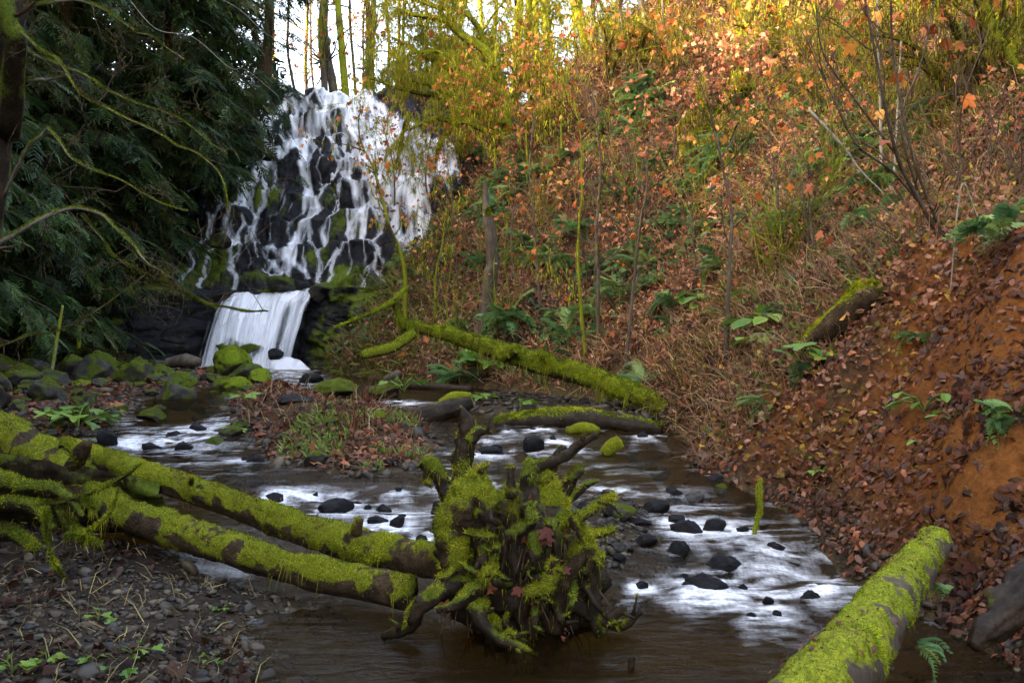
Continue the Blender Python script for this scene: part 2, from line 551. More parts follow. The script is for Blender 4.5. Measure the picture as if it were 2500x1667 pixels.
gx = axis((-60, -16, 1.0), (-16, -8, .25), (-8, 6, .115), (6, 16, .25), (16, 60, .8))
gy = axis((-25, 2, .8), (2, 13, .09), (13, 34, .16), (34, 48, .3), (48, 90, 1.2))
GX, GY = np.meshgrid(gx, gy)
GZ, GW, GDR, GDL = terrain(GX, GY, True)
nx, ny = len(gx), len(gy)
ii, jj = np.meshgrid(np.arange(ny - 1), np.arange(nx - 1), indexing='ij')
GF = np.stack([ii * nx + jj, ii * nx + jj + 1, (ii + 1) * nx + jj + 1, (ii + 1) * nx + jj], -1).reshape(-1, 4)
soilm = sstep(.1, .6, GDR) * sstep(4.2, 3.0, GDR) * sstep(11.5, 9.5, GY) * sstep(-.25, .2, fbm(GX * .8 + 9, GY * .8, oct=3) + .25)
gravm = sstep(-.15, .1, sdpoly(GX, GY, GRAVEL)) + sstep(-.2, .1, sdpoly(GX, GY, SPIT)) + sstep(-.2, .1, sdpoly(GX, GY, ROCKBAR)) + sstep(-.2, .1, sdpoly(GX, GY, BAR2))
wetm = (GZ < GW + .05).astype(float)
grc = np.stack([soilm, np.clip(gravm + wetm, 0, 1), sstep(.1, .8, GDL)], -1).reshape(-1, 3)
mb = MB().add(np.stack([GX, GY, GZ], -1).reshape(-1, 3), F4=GF, col=grc, moss=sstep(.04, -.06, GZ - GW).reshape(-1))
T = NT("forest_floor")
at = T.n("Attribute", {"attribute_name": "Col"})
sep = T.n("SeparateColor", Color=at.outputs["Color"])
tc = T.n("TexCoord")
a1 = T.n("TexNoise", Vector=tc.outputs["Object"], Scale=1.3, Detail=8.0, Roughness=.7)
a2 = T.n("TexNoise", Vector=tc.outputs["Object"], Scale=14.0, Detail=6.0, Roughness=.75)
a3 = T.n("TexVoronoi", Vector=tc.outputs["Object"], Scale=22.0)
f = T.math('MULTIPLY_ADD', a2.outputs[0], .6, T.math('MULTIPLY', a1.outputs[0], .45))
duff = T.ramp(f, [(.32, (.008, .005, .003)), (.5, (.032, .018, .009)), (.62, (.07, .04, .018)), (.75, (.06, .055, .014))])
soil = T.ramp(f, [(.32, (.026, .009, .003)), (.5, (.10, .036, .009)), (.7, (.19, .074, .02))])
grav = T.ramp(f, [(.3, (.008, .006, .004)), (.5, (.024, .018, .012)), (.7, (.055, .042, .03))])
dark = T.ramp(f, [(.32, (.008, .007, .004)), (.5, (.022, .02, .008)), (.68, (.05, .055, .014))])
c = T.mix(sep.outputs[2], duff, dark)
c = T.mix(sep.outputs[1], c, grav)
c = T.mix(sep.outputs[0], c, soil)
bedc = T.ramp(f, [(.32, (.022, .016, .007)), (.5, (.072, .052, .022)), (.7, (.14, .105, .05))])
atw = T.n("Attribute", {"attribute_name": "moss"})
c = T.mix(T.math('MULTIPLY', atw.outputs["Fac"], .85), c, bedc)
bp = T.n("Bump", Height=f, Strength=.9, Distance=.06)
p = T.n("BsdfPrincipled", Base_Color=c, Roughness=.9, Normal=bp.outputs[0], Specular_IOR_Level=.06)
M_GROUND = T.done(p.outputs[0])
g = part("terrain", mb, M_GROUND)
tag(g, "steep leaf-strewn ravine ground with bare orange earth by the creek", kind="structure")

# ------------------------------------------------------------------ creek
FOAM = []   # x, y, rx, ry, strength
def foam_px(u, v, wpx, hpx, s=1.0):
    p = ground_at(u, v); q = ground_at(u, v + hpx * .5); r = ground_at(u, v - hpx * .5)
    FOAM.append((p[0], p[1], max(wpx * .5 / PX * p[1], .1), max((r[1] - q[1]) * .5, .08), s))


for a in [(1900, 1405, 330, 45, 1.15), (1830, 1440, 300, 40, .9), (1790, 1475, 200, 60, .75), (2010, 1440, 190, 60, .8), (1640, 1435, 250, 16, .75), (1950, 1355, 260, 50, .5),
          (1800, 1300, 250, 60, .35), (1720, 1285, 230, 26, .95), (1650, 1262, 90, 26, .7), (1690, 1240, 150, 40, .55), (1500, 1200, 160, 26, .4), (1480, 1180, 200, 24, .45),
          (1250, 1107, 330, 16, 1.1), (1380, 1085, 80, 26, .9), (1200, 1070, 90, 14, .6), (1290, 1045, 120, 14, .7), (1620, 1062, 180, 10, .5), (1500, 1150, 200, 20, .35),
          (800, 1222, 260, 30, .85), (880, 1255, 300, 22, .95), (1000, 1195, 170, 26, .8), (960, 1285, 190, 40, .55), (1020, 1310, 120, 26, .6), (730, 1215, 90, 36, .8), (1180, 1190, 120, 22, .5),
          (1150, 1170, 120, 26, .5), (1100, 1140, 90, 18, .4),
          (430, 1060, 250, 34, 1.2), (370, 1078, 190, 18, 1.1), (510, 1040, 90, 40, 1.1), (330, 1090, 100, 16, .8), (420, 1105, 240, 20, .7), (590, 1120, 60, 8, .5), (320, 1025, 60, 20, .6),
          (560, 1160, 200, 16, .35), (480, 1130, 220, 20, .4),
          (900, 988, 190, 9, 1.1), (980, 980, 90, 8, .7), (1010, 985, 120, 10, .8), (1430, 997, 130, 14, .8), (1480, 1005, 80, 10, .7), (1350, 985, 80, 8, .5),
          (720, 940, 120, 22, .9), (700, 925, 150, 18, 1.0), (660, 960, 50, 14, .7), (760, 960, 80, 10, .6), (690, 912, 130, 16, 1.2), (640, 905, 150, 14, 1.1), (500, 895, 60, 10, .9), (430, 870, 50, 14, .7),
          (290, 965, 40, 16, .8), (280, 1010, 26, 10, .6), (160, 1010, 40, 8, .5), (60, 870, 80, 8, .5),
          (560, 1395, 320, 18, .3), (800, 1475, 150, 18, .4), (500, 1400, 150, 14, .4), (700, 1450, 200, 14, .3)]:
    foam_px(*a)

STONES = []
for (fx_, fy_, rx, ry, s_) in list(FOAM):
    if s_ < .45 or fy_ > 21: continue
    for k_ in range(int(rng.integers(0, 4))):
        x_, y_ = fx_ + rng.uniform(-1, 1) * rx, fy_ + rng.uniform(-.9, .9) * ry
        if zw(x_, y_) - terrain(x_, y_) < .04: continue
        STONES.append((x_, y_, (.03 + .12 * rng.random() ** 2.5) * (.7 + .045 * y_)))
wx = axis((-16, -6, .11), (-6, 4.6, .045))
wy = axis((1.5, 4.5, .12), (4.5, 10, .035), (10, 17, .06), (17, 31.4, .13))
WX, WY = np.meshgrid(wx, wy)
WB = zw(WX, WY)
WG = terrain(WX, WY)
warp = .25 * fbm(WX * 1.1, WY * 1.1, oct=3)
fo = np.zeros_like(WX)
for (fx_, fy_, rx, ry, s) in FOAM:
    q = ((WX - fx_) / rx) ** 2 + ((WY - fy_) / ry) ** 2
    fo += s * np.exp(-q * .9)
fo = 1.05 * (1 - np.exp(-fo * .95))
wake = np.zeros_like(WX)
for (x_, y_, r_) in STONES:
    m = (np.abs(WX - x_) < 6 * r_ + .1) & (WY < y_ + 2 * r_) & (WY > y_ - 1.4)
    dx_, dy_ = WX[m] - x_, y_ - WY[m]
    vee = np.exp(-((np.abs(dx_) - r_ * .9 - .22 * np.clip(dy_, 0, 2)) / (.05 + .10 * np.clip(dy_, 0, 2))) ** 2) * np.exp(-np.clip(dy_, 0, 3) / .5) * (dy_ > -r_)
    mid = np.exp(-(dx_ / (r_ * 1.1)) ** 2) * np.exp(-((dy_ - r_ * 1.6) / (r_ * 1.5 + .08)) ** 2)
    wake[m] = np.maximum(wake[m], vee * .8 + mid * .9)
streak = fbm(WX * 1.6 + warp * 2, WY * 6.5 + warp * 6, oct=4, gain=.6)
fine = fbm(WX * 7 + warp * 4, WY * 15, oct=3)
steep = np.clip((zw(WX, WY + .12) - zw(WX, WY - .12)) * 4.0, 0, .7)
edge = sstep(.16, .0, WB - WG) * .22
shoot = fbm(WX * 9 + warp * 3, WY * 1.6 + warp * 2, oct=3, gain=.6)
rid = (1 - np.clip(np.abs(fbm(WX * 2.2 + warp * 2, WY * 6.0 + warp * 3, oct=3)) * 3.2, 0, 1)) ** 1.5
fo2 = np.clip(fo * (.24 + .85 * streak + .5 * fine + .45 * shoot + .75 * rid) + wake * (.55 + .5 * fine) + steep * fo * .6 + edge * (fine + .3), 0, 1.3)
calm = sstep(.0, .5, streak + .1) * .12 * sstep(30, 8, WY)
fo2 = np.clip(fo2 * 1.05 + calm * (WY > 7.2) * .8 + .015 * sstep(.1, .5, streak), 0, 1)
amp = .010 + .05 * np.clip(fo, 0, 1)
WZ = WB + amp * (fbm(WX * 2.2 + warp, WY * 5, oct=3) + .5 * fine * np.clip(fo, 0, 1) * .6) + .012 * vnoise(WX * 1.3, WY * 2.6) * sstep(6, 9, WY)
keep = (WZ > WG - .08)
nwx, nwy = len(wx), len(wy)
ii, jj = np.meshgrid(np.arange(nwy - 1), np.arange(nwx - 1), indexing='ij')
WF = np.stack([ii * nwx + jj, ii * nwx + jj + 1, (ii + 1) * nwx + jj + 1, (ii + 1) * nwx + jj], -1).reshape(-1, 4)
kf = keep.reshape(-1)[WF].any(1) & ((WY.reshape(-1)[WF].max(1) < 30.6))
WF = WF[kf]
used = np.zeros(nwx * nwy, bool); used[WF.ravel()] = True
remap = np.cumsum(used) - 1
mb = MB().add(np.stack([WX, WY, WZ], -1).reshape(-1, 3)[used], F4=remap[WF], moss=fo2.reshape(-1)[used])
T = NT("creek_water")
at = T.n("Attribute", {"attribute_name": "moss"})
tc = T.n("TexCoord")
mp = T.n("Mapping", Vector=tc.outputs["Object"], Scale=(2.0, 6.0, 1.0))
n1 = T.n("TexNoise", Vector=mp.outputs[0], Scale=1.6, Detail=5.0, Roughness=.6, Distortion=.8)
bp = T.n("Bump", Height=n1.outputs[0], Strength=.55, Distance=.05)
wat = T.n("BsdfPrincipled", Base_Color=(.016, .010, .004, 1), Roughness=.10, IOR=1.33, Normal=bp.outputs[0], Specular_IOR_Level=.55)
tr = T.n("BsdfTransparent", Color=(.60, .49, .25, 1))
lw = T.n("LayerWeight", Blend=.25, Normal=bp.outputs[0])
fr = T.math('MULTIPLY_ADD', lw.outputs["Facing"], .6, .14)
wmix = T.n("MixShader", i0=fr, i1=tr.outputs[0], i2=wat.outputs[0])
fd = T.n("BsdfPrincipled", Base_Color=(.60, .61, .62, 1), Roughness=.6, Specular_IOR_Level=.2)
mp2 = T.n("Mapping", Vector=tc.outputs["Object"], Scale=(5.0, 16.0, 1.0))
n5 = T.n("TexNoise", Vector=mp2.outputs[0], Scale=1.5, Detail=7.0, Roughness=.68, Distortion=1.2)
mp3 = T.n("Mapping", Vector=tc.outputs["Object"], Scale=(22.0, 7.0, 1.0))
n6 = T.n("TexNoise", Vector=mp3.outputs[0], Scale=1.5, Detail=5.0, Roughness=.65, Distortion=.6)
nn_ = T.math('SUBTRACT', T.math('ADD', n5.outputs[0], T.math('MULTIPLY', n6.outputs[0], .6)), .8)
fa = T.math('MULTIPLY_ADD', nn_, T.math('MULTIPLY_ADD', at.outputs["Fac"], 2.4, .03), at.outputs["Fac"])
foamf = T.ramp(fa, [(.10, (0, 0, 0)), (.5, (.38, .38, .38)), (1.0, (.97, .97, .97))])
fin = T.n("MixShader", i0=foamf, i1=wmix.outputs[0], i2=fd.outputs[0])
M_WATER = T.done(fin.outputs[0])
o = part("creek_water", mb, M_WATER)
tag(o, "dark brown creek water with silky white riffles", kind="structure")

# ------------------------------------------------------------------ cliff and upper fall


def up_base(z):
    return np.interp(z, UP_Z, UP_Y)


def on_cliff(u, v):
    Y = 34.0
    for _ in range(12):
        z = CZ - (v - CY) / PX * Y
        Y = .4 * Y + .6 * float(up_base(z))
    return (u - CX) / PX * Y, CZ - (v - CY) / PX * Y


cs = np.arange(-13.6, -2.0, .042)
ct = np.concatenate([np.arange(2.7, 13.0, .042), np.linspace(13.0, 13.45, 60)])
CS, CT = np.meshgrid(cs, ct)
base_y = up_base(CT)
wxx = CS + .35 * fbm(CS * .7, CT * .7, oct=3)
wtt = CT + .35 * fbm(CS * .7 + 40, CT * .7, oct=3)
f1, f2, cid = voronoi(wxx * .95, wtt * .72, 3)
g1, g2, gid = voronoi(wxx * 2.6 + 9, wtt * 1.7, 8)
bulge = .58 * np.sqrt(np.clip(1 - (f1 / .85) ** 2, 0, 1)) * (.45 + .8 * cid) + .22 * np.sqrt(np.clip(1 - (g1 / .85) ** 2, 0, 1)) * (.3 + gid)
ledge = .28 * (np.abs(((wtt / 1.25 + .3 * vnoise(CS * .5, CT * .3)) % 1.0) - .5) * 2) ** 2
disp = (bulge + ledge + .10 * fbm(CS * 3, CT * 3, oct=4)) * sstep(13.42, 12.9, CT) - .35
# the stream courses, traced on the face: points in crop pixels, width, strength
def st(pts, w, s=1.0):
    return ([on_cliff(450 + a * .3826, b * .3826) for a, b in pts], w * .3826 / PX * 37 * 1.12, s * 1.12)


STREAMS = [
    st([(960, 485), (930, 600), (1000, 720), (1080, 850), (1130, 1000), (1190, 1150), (1220, 1250)], 60, 1.1),
    st([(1010, 490), (1040, 600), (1120, 720), (1190, 880), (1270, 1050), (1320, 1230)], 85, 1.1),
    st([(1050, 550), (1170, 680), (1250, 810), (1330, 950), (1400, 1100), (1430, 1240)], 78, 1.1),
    st([(1200, 690), (1320, 800), (1420, 930), (1500, 1080), (1540, 1230)], 70, 1.05),
    st([(1440, 830), (1550, 930), (1620, 1040), (1640, 1150)], 62, 1.0),
    st([(1620, 900), (1690, 980), (1720, 1080), (1700, 1160)], 40, .9),
    st([(930, 490), (1000, 540), (1090, 600)], 50, 1.1),
    st([(1330, 1240), (1350, 1400), (1380, 1560), (1420, 1640)], 42, .9), st([(1480, 1240), (1500, 1400), (1520, 1570), (1540, 1640)], 45, .95),
    st([(1110, 1250), (1140, 1420), (1150, 1570)], 24, .8), st([(1560, 1260), (1450, 1330)], 22, .8), st([(1420, 1240), (1440, 1400), (1450, 1560)], 30, .7),
    st([(860, 500), (870, 600), (910, 720), (890, 800), (800, 900), (770, 1000), (780, 1150), (800, 1280), (860, 1360), (770, 1450), (700, 1580), (680, 1650)], 36, 1.05),
    st([(830, 495), (775, 560), (760, 640), (840, 730), (890, 800)], 24, .8), st([(770, 500), (700, 540), (680, 620)], 30, .9),
    st([(900, 800), (930, 900), (980, 1000), (1040, 1150), (1000, 1260)], 22, .85), st([(1040, 1130), (1090, 1260), (1140, 1340), (1150, 1500)], 22, .8),
    st([(690, 520), (680, 600), (640, 700), (560, 760), (495, 830)], 30, .8), st([(650, 700), (590, 780), (520, 800)], 30, .6),
    st([(700, 700), (690, 800), (740, 870), (700, 960)], 20, .7), st([(640, 750), (560, 830), (540, 950), (600, 1000), (690, 960), (760, 950)], 30, .62),
    st([(620, 860), (680, 900), (700, 960)], 36, .5), st([(780, 700), (720, 760), (700, 850)], 26, .5), st([(850, 800), (800, 850), (790, 920)], 40, .6),
    st([(780, 940), (640, 1010), (560, 1090), (450, 1180), (380, 1300), (310, 1400), (280, 1500), (310, 1580), (320, 1620)], 36, 1.0),
    st([(470, 1180), (400, 1260), (360, 1340)], 50, .6), st([(545, 1120), (520, 1280), (470, 1370), (450, 1410)], 18, .7), st([(390, 1460), (350, 1560), (330, 1610)], 20, .8),
    st([(420, 1330), (330, 1390), (300, 1450)], 30, .6),
    st([(285, 920), (265, 1060), (250, 1200), (180, 1300), (140, 1450), (105, 1570)], 11, .75), st([(450, 1040), (415, 1160)], 9, .6), st([(260, 1250), (200, 1400), (165, 1540)], 14, .65),
    st([(640, 1180), (620, 1300), (600, 1360)], 7, .6), st([(690, 1330), (635, 1420)], 7, .6), st([(560, 1420), (545, 1570)], 9, .5), st([(580, 1140), (570, 1230)], 9, .5), st([(470, 1500), (450, 1570)], 8, .5),
    st([(980, 1350), (900, 1450), (890, 1560)], 18, .55), st([(1040, 1370), (1080, 1560)], 16, .6), st([(820, 950), (870, 970), (890, 1040)], 10, .5), st([(860, 1180), (930, 1260), (1000, 1270)], 10, .5),
    st([(870, 1480), (900, 1530)], 26, .6), st([(720, 1560), (690, 1640), (700, 1680)], 26, .8), st([(560, 1600), (640, 1680)], 26, .7), st([(540, 1690), (545, 1780)], 12, .7), st([(580, 1700), (640, 1790)], 22, .8),
    st([(640, 1640), (760, 1760), (800, 1800)], 24, .9), st([(715, 1590), (690, 1700), (680, 1790)], 24, .9), st([(770, 1640), (790, 1770)], 14, .7), st([(590, 1600), (520, 1640), (560, 1700)], 12, .6)]
dens = np.zeros_like(CS)
wob = .13 * fbm(CS * 2.6, CT * 2.6, oct=4, gain=.6)
for pts, w, s in STREAMS:
    P = smooth_path(np.array(pts), 4)
    best = np.full(CS.shape, 9.0)
    m = (CS > P[:, 0].min() - 1) & (CS < P[:, 0].max() + 1) & (CT > P[:, 1].min() - .8) & (CT < P[:, 1].max() + .8)
    xs, ts = CS[m] + wob[m], CT[m] + wob[m] * .5
    b = np.full(xs.shape, 9.0)
    for (ax, ay), (bx, by) in zip(P[:-1], P[1:]):
        dx, dy = bx - ax, by - ay
        t = np.clip(((xs - ax) * dx + (ts - ay) * dy) / (dx * dx + dy * dy + 1e-9), 0, 1)
        b = np.minimum(b, np.hypot(xs - ax - t * dx, ts - ay - t * dy))
    best[m] = b
    dens += s * np.exp(-(best / (w * .62)) ** 2)
# rivulets that run off the main streams and find their way round the bulges
gxr = np.gradient(disp, axis=1) / .042
gsrc = np.argwhere(dens > .55)
riv = np.zeros_like(dens)
for k_ in range(210):
    r_i, c_i = gsrc[rng.integers(len(gsrc))]
    xx, tt_ = float(c_i), float(r_i); vx = 0.0; st_ = rng.uniform(.35, .8); w_ = int(rng.integers(0, 2))
    for q_ in range(int(rng.integers(50, 190))):
        a_, b_ = int(tt_), int(xx)
        if not (2 < a_ < dens.shape[0] - 3 and 3 < b_ < dens.shape[1] - 4): break
        vx = .8 * vx - .35 * np.clip(gxr[a_, b_], -2, 2) + rng.normal() * .07
        xx += np.clip(vx, -1.3, 1.3); tt_ -= .8
        riv[a_, b_ - w_:b_ + 1 + w_] = np.maximum(riv[a_, b_ - w_:b_ + 1 + w_], st_)
        riv[a_, b_ - 1 - w_] = max(riv[a_, b_ - 1 - w_], st_ * .45); riv[a_, b_ + 1 + w_] = max(riv[a_, b_ + 1 + w_], st_ * .45)
# water gathers in the clefts and leaves the crowns of the bulges bare
cleft = .5 - bulge
stk = fbm(CS * 9 + CT * .9 + wob * 4, CT * .8, oct=4, gain=.7)
veil = fbm(CS * 2.3 + 5, CT * .8, oct=3)
dens2 = np.clip(dens, 0, 1.3) * (.76 + .75 * stk + .4 * veil) + np.clip(dens, 0, 1) * .35 * cleft
lipd = sstep(12.85, 13.1, CT) * (np.abs(CS + 8.45) < 1.3)
dens2 = np.clip(np.maximum(np.maximum(dens2, lipd * .9), riv * (.8 + .4 * stk)), 0, 1.25)
def smear(a, n, ax):
    out = np.zeros_like(a)
    for q_ in range(-n, n + 1): out += np.roll(a, q_, ax)
    return out / (2 * n + 1)


dens2 = np.clip(1.18 * (.5 * dens2 + .38 * smear(smear(dens2, 3, 0), 1, 1) + .14 * smear(smear(dens2, 8, 0), 2, 1)) - .16, 0, 1.2)
# carve the courses a little, then lay rock and water
dirn = np.array([0, -.76, .64])
rockp = np.stack([CS, base_y, CT], -1) + dirn * (disp - .06 * np.clip(dens, 0, 1))[..., None]
nrm_up = sstep(.0, .5, bulge - .3)
mossy = .22 + .6 * fbm(CS * .8 + 4, CT * .8, oct=3) + .22 * sstep(8.5, 4.0, CT) + .2 * ledge - np.clip(dens, 0, 1) * .9 - .2 * sstep(8, 12, CT)
nr, nc = CS.shape
ii, jj = np.meshgrid(np.arange(nr - 1), np.arange(nc - 1), indexing='ij')
CF = np.stack([ii * nc + jj, ii * nc + jj + 1, (ii + 1) * nc + jj + 1, (ii + 1) * nc + jj], -1).reshape(-1, 4)
mb = MB().add(rockp.reshape(-1, 3), F4=CF, moss=mossy.reshape(-1))
o = part("cliff", mb, M_ROCK)
tag(o, "black wet rock face behind the upper waterfall", kind="structure")
watp = rockp + dirn * (.03 + .07 * np.clip(dens2, 0, 1))[..., None]
kf = (dens2.reshape(-1)[CF].max(1) > .07)
used = np.zeros(nr * nc, bool); used[CF[kf].ravel()] = True
remap = np.cumsum(used) - 1
mb = MB().add(watp.reshape(-1, 3)[used], F4=remap[CF[kf]], moss=np.clip(dens2, 0, 1).reshape(-1)[used])
T = NT("falling_water")
at = T.n("Attribute", {"attribute_name": "moss"})
fd = T.n("BsdfPrincipled", Base_Color=(.76, .76, .77, 1), Roughness=.5, Specular_IOR_Level=.25)
tl = T.n("BsdfTranslucent", Color=(.76, .76, .77, 1))
m1 = T.n("MixShader", i0=.2, i1=fd.outputs[0], i2=tl.outputs[0])
tr = T.n("BsdfTransparent", Color=(1, 1, 1, 1))
al = T.ramp(at.outputs["Fac"], [(.05, (0, 0, 0)), (.40, (.42, .42, .42)), (.92, (.98, .98, .98))])
m2 = T.n("MixShader", i0=al, i1=tr.outputs[0], i2=m1.outputs[0])
M_FALL = T.done(m2.outputs[0])
o = part("waterfall", mb, M_FALL)
tag(o, "white fan of water streaming down the black rock face above the curtain", "waterfall")

# ------------------------------------------------------------------ lower fall: rock step and curtain
top = np.array([px(548, 724, 31.5), px(600, 718, 31.5), px(690, 714, 31.4), px(776, 708, 31.4)])
bot = np.array([px(488, 900, 29.3), px(560, 908, 29.0), px(640, 905, 29.0), px(706, 896, 29.3)])
q = np.array([0, .25, .65, 1.0])
mb = MB()
for lay, (ns_, off_, op_) in enumerate(((150, 0.0, 1.0), (110, -.14, .55), (90, -.26, .35))):
    ls = np.linspace(0, 1, ns_); lt = np.linspace(-.35, 1, 120)
    LS, LT = np.meshgrid(ls, lt)
    sd = lay * 13.7
    s1 = fbm(LS * 14 + sd, np.clip(LT, 0, 1) * 1.0 + sd, oct=4, gain=.6); s2 = fbm(LS * 4 + 3 + sd, LT * .8, oct=3); s3 = fbm(LS * 38 + sd, LT * 1.6, oct=3, gain=.65)
    TP = np.stack([np.interp(LS, q, top[:, i]) for i in range(3)], -1); BP = np.stack([np.interp(LS, q, bot[:, i]) for i in range(3)], -1)
    tau = np.clip(LT, 0, 1); pw = 1.75 + .5 * s2
    lipz = .16 * fbm(LS * 7 + sd, LS * 0 + .7, oct=3)
    xt = TP[..., 0] + (BP[..., 0] - TP[..., 0]) * tau ** 1.15 + .05 * s2 * tau
    yt = TP[..., 1] + (BP[..., 1] - TP[..., 1]) * tau - 1.6 * np.minimum(LT, 0) - .10 * s1 - .15 * s2 - .35 * np.sin(LS * np.pi) * tau + off_ * tau + .03 * s3
    zt = TP[..., 2] + (BP[..., 2] - TP[..., 2]) * tau ** pw + lipz * (1 - tau) + .10 * np.minimum(LT, 0)
    step_ = sstep(.62, .8, LS)      # the right side breaks over ledges
    zt = zt + step_ * .14 * np.sin(tau * 15 + 4 * s2) * tau * (1 - tau) * 2
    hole = np.exp(-((LS - .80 - .06 * s2) / .05) ** 2) * sstep(.3, .55, LT) * sstep(1.0, .85, LT) + .7 * np.exp(-((LS - .7) / .05) ** 2) * sstep(.1, .35, LT) * sstep(.8, .5, LT) + .8 * np.exp(-((LS - .93) / .03) ** 2) * sstep(.2, .4, LT)
    cd = 1.05 + .5 * s1 + .35 * s2 + .5 * s3 * step_ - .75 * hole * (.8 + .9 * s3) - sstep(.1, 0, LS) * (.7 - .5 * s1) - .3 * step_ - sstep(.96, 1, LS) * .5 - .55 * sstep(0, -.3, LT) * (1 + s1)
    if lay: cd = (cd - .35) * op_ + .6 * op_ * s3
    cd = np.clip(cd, 0, 1)
    nr, nc = LS.shape
    ii, jj = np.meshgrid(np.arange(nr - 1), np.arange(nc - 1), indexing='ij')
    CF = np.stack([ii * nc + jj, ii * nc + jj + 1, (ii + 1) * nc + jj + 1, (ii + 1) * nc + jj], -1).reshape(-1, 4)
    mb.add(np.stack([xt, yt, zt], -1).reshape(-1, 3), F4=CF, moss=cd.reshape(-1))
# the apron that spills to the right of the big boulder
ap = smooth_path(np.array([px(668, 868, 29.3), px(692, 878, 28.9), px(706, 895, 28.6), px(722, 915, 28.0), px(738, 925, 27.6)]), 12)
wid = np.interp(np.linspace(0, 1, len(ap)), [0, .3, 1], [.35, .55, .8])
la = np.linspace(-1, 1, 40)
AV = np.zeros((len(ap), 40, 3)); AV[:] = ap[:, None]
AV[..., 0] += wid[:, None] * la[None]
AV[..., 2] += .05 * fbm(AV[..., 0] * 3, AV[..., 1] * 3, oct=3) + .06 - .08 * la[None] ** 2
ad = np.clip(1.05 - la[None] ** 4 * .7 + .5 * fbm(AV[..., 0] * 6, AV[..., 1] * 1.5, oct=3), 0, 1)
ii, jj = np.meshgrid(np.arange(len(ap) - 1), np.arange(39), indexing='ij')
AF = np.stack([ii * 40 + jj, ii * 40 + jj + 1, (ii + 1) * 40 + jj + 1, (ii + 1) * 40 + jj], -1).reshape(-1, 4)
mb.add(AV.reshape(-1, 3), F4=AF, moss=ad.reshape(-1))
o = part("waterfall", mb, M_FALL)
tag(o, "wide solid white curtain of water dropping into the creek pool", "waterfall")

# rock step behind the curtain, flanks included
ls = np.linspace(-.55, 1.3, 170); lt = np.linspace(-.06, 1.06, 110)
LS, LT = np.meshgrid(ls, lt)
xr = np.interp(LS, [-.55, 0, 1, 1.3], [-13.2, top[0, 0] - .3, top[3, 0] + .1, -4.3]) + (-.45) * LT
zr = 3.42 - LT * 2.75 + .12 * sstep(.0, -.3, LS)
ff, _, fid = voronoi(xr * 1.3, zr * 1.7, 21)
dr_ = .3 * np.sqrt(np.clip(1 - (ff / .9) ** 2, 0, 1)) * (.4 + fid) + .12 * fbm(xr * 3, zr * 3, oct=3) + .2 * np.abs(((zr / .55) % 1) - .5) * sstep(1.0, .9, LS)
yr = np.interp(LS, [-.55, -.1, .1, .9, 1.05, 1.3], [29.4, 30.5, 31.75, 31.6, 31.0, 29.9]) - LT * .55 - dr_ * (1 + 1.2 * sstep(.95, 1.1, LS))
nr, nc = LS.shape
ii, jj = np.meshgrid(np.arange(nr - 1), np.arange(nc - 1), indexing='ij')
CF = np.stack([ii * nc + jj, ii * nc + jj + 1, (ii + 1) * nc + jj + 1, (ii + 1) * nc + jj], -1).reshape(-1, 4)
ms = .25 + .6 * fbm(xr * 1.1, zr * 1.1, oct=3) + .15 * sstep(.95, 1.1, LS) + .2 * sstep(.2, 0, LT)
mb = MB().add(np.stack([xr, yr, zr], -1).reshape(-1, 3), F4=CF, moss=ms.reshape(-1))
# the shelf on top of the step
sx = np.linspace(-13, -5.4, 90); sy = np.linspace(30.4, 34.2, 50)
SX, SY = np.meshgrid(sx, sy)
SZ = 3.30 + .10 * fbm(SX, SY, oct=3) + .06 * (SY - 31) - .3 * sstep(31.0, 30.4, SY) - .1
nr, nc = SX.shape
ii, jj = np.meshgrid(np.arange(nr - 1), np.arange(nc - 1), indexing='ij')
CF = np.stack([ii * nc + jj, ii * nc + jj + 1, (ii + 1) * nc + jj + 1, (ii + 1) * nc + jj], -1).reshape(-1, 4)
mb.add(np.stack([SX, SY + .6, SZ], -1).reshape(-1, 3), F4=CF, moss=.1)
o = part("rock_step", mb, M_ROCK)
tag(o, "dark ledge of layered rock behind the white curtain fall", kind="structure")

# ------------------------------------------------------------------ fallen logs
def moss_w(up=.35, seed=0.0, freq=1.6, bias=.0, amp=.8):
    """moss amount from which way the bark faces, broken up by noise"""
    def f(V, N):
        return np.clip(.5 + bias + (N[:, 2] - up) * .7 + amp * fbm(V[:, 0] * freq + seed, V[:, 1] * freq, V[:, 2] * freq, oct=4), 0, 1)
    return f


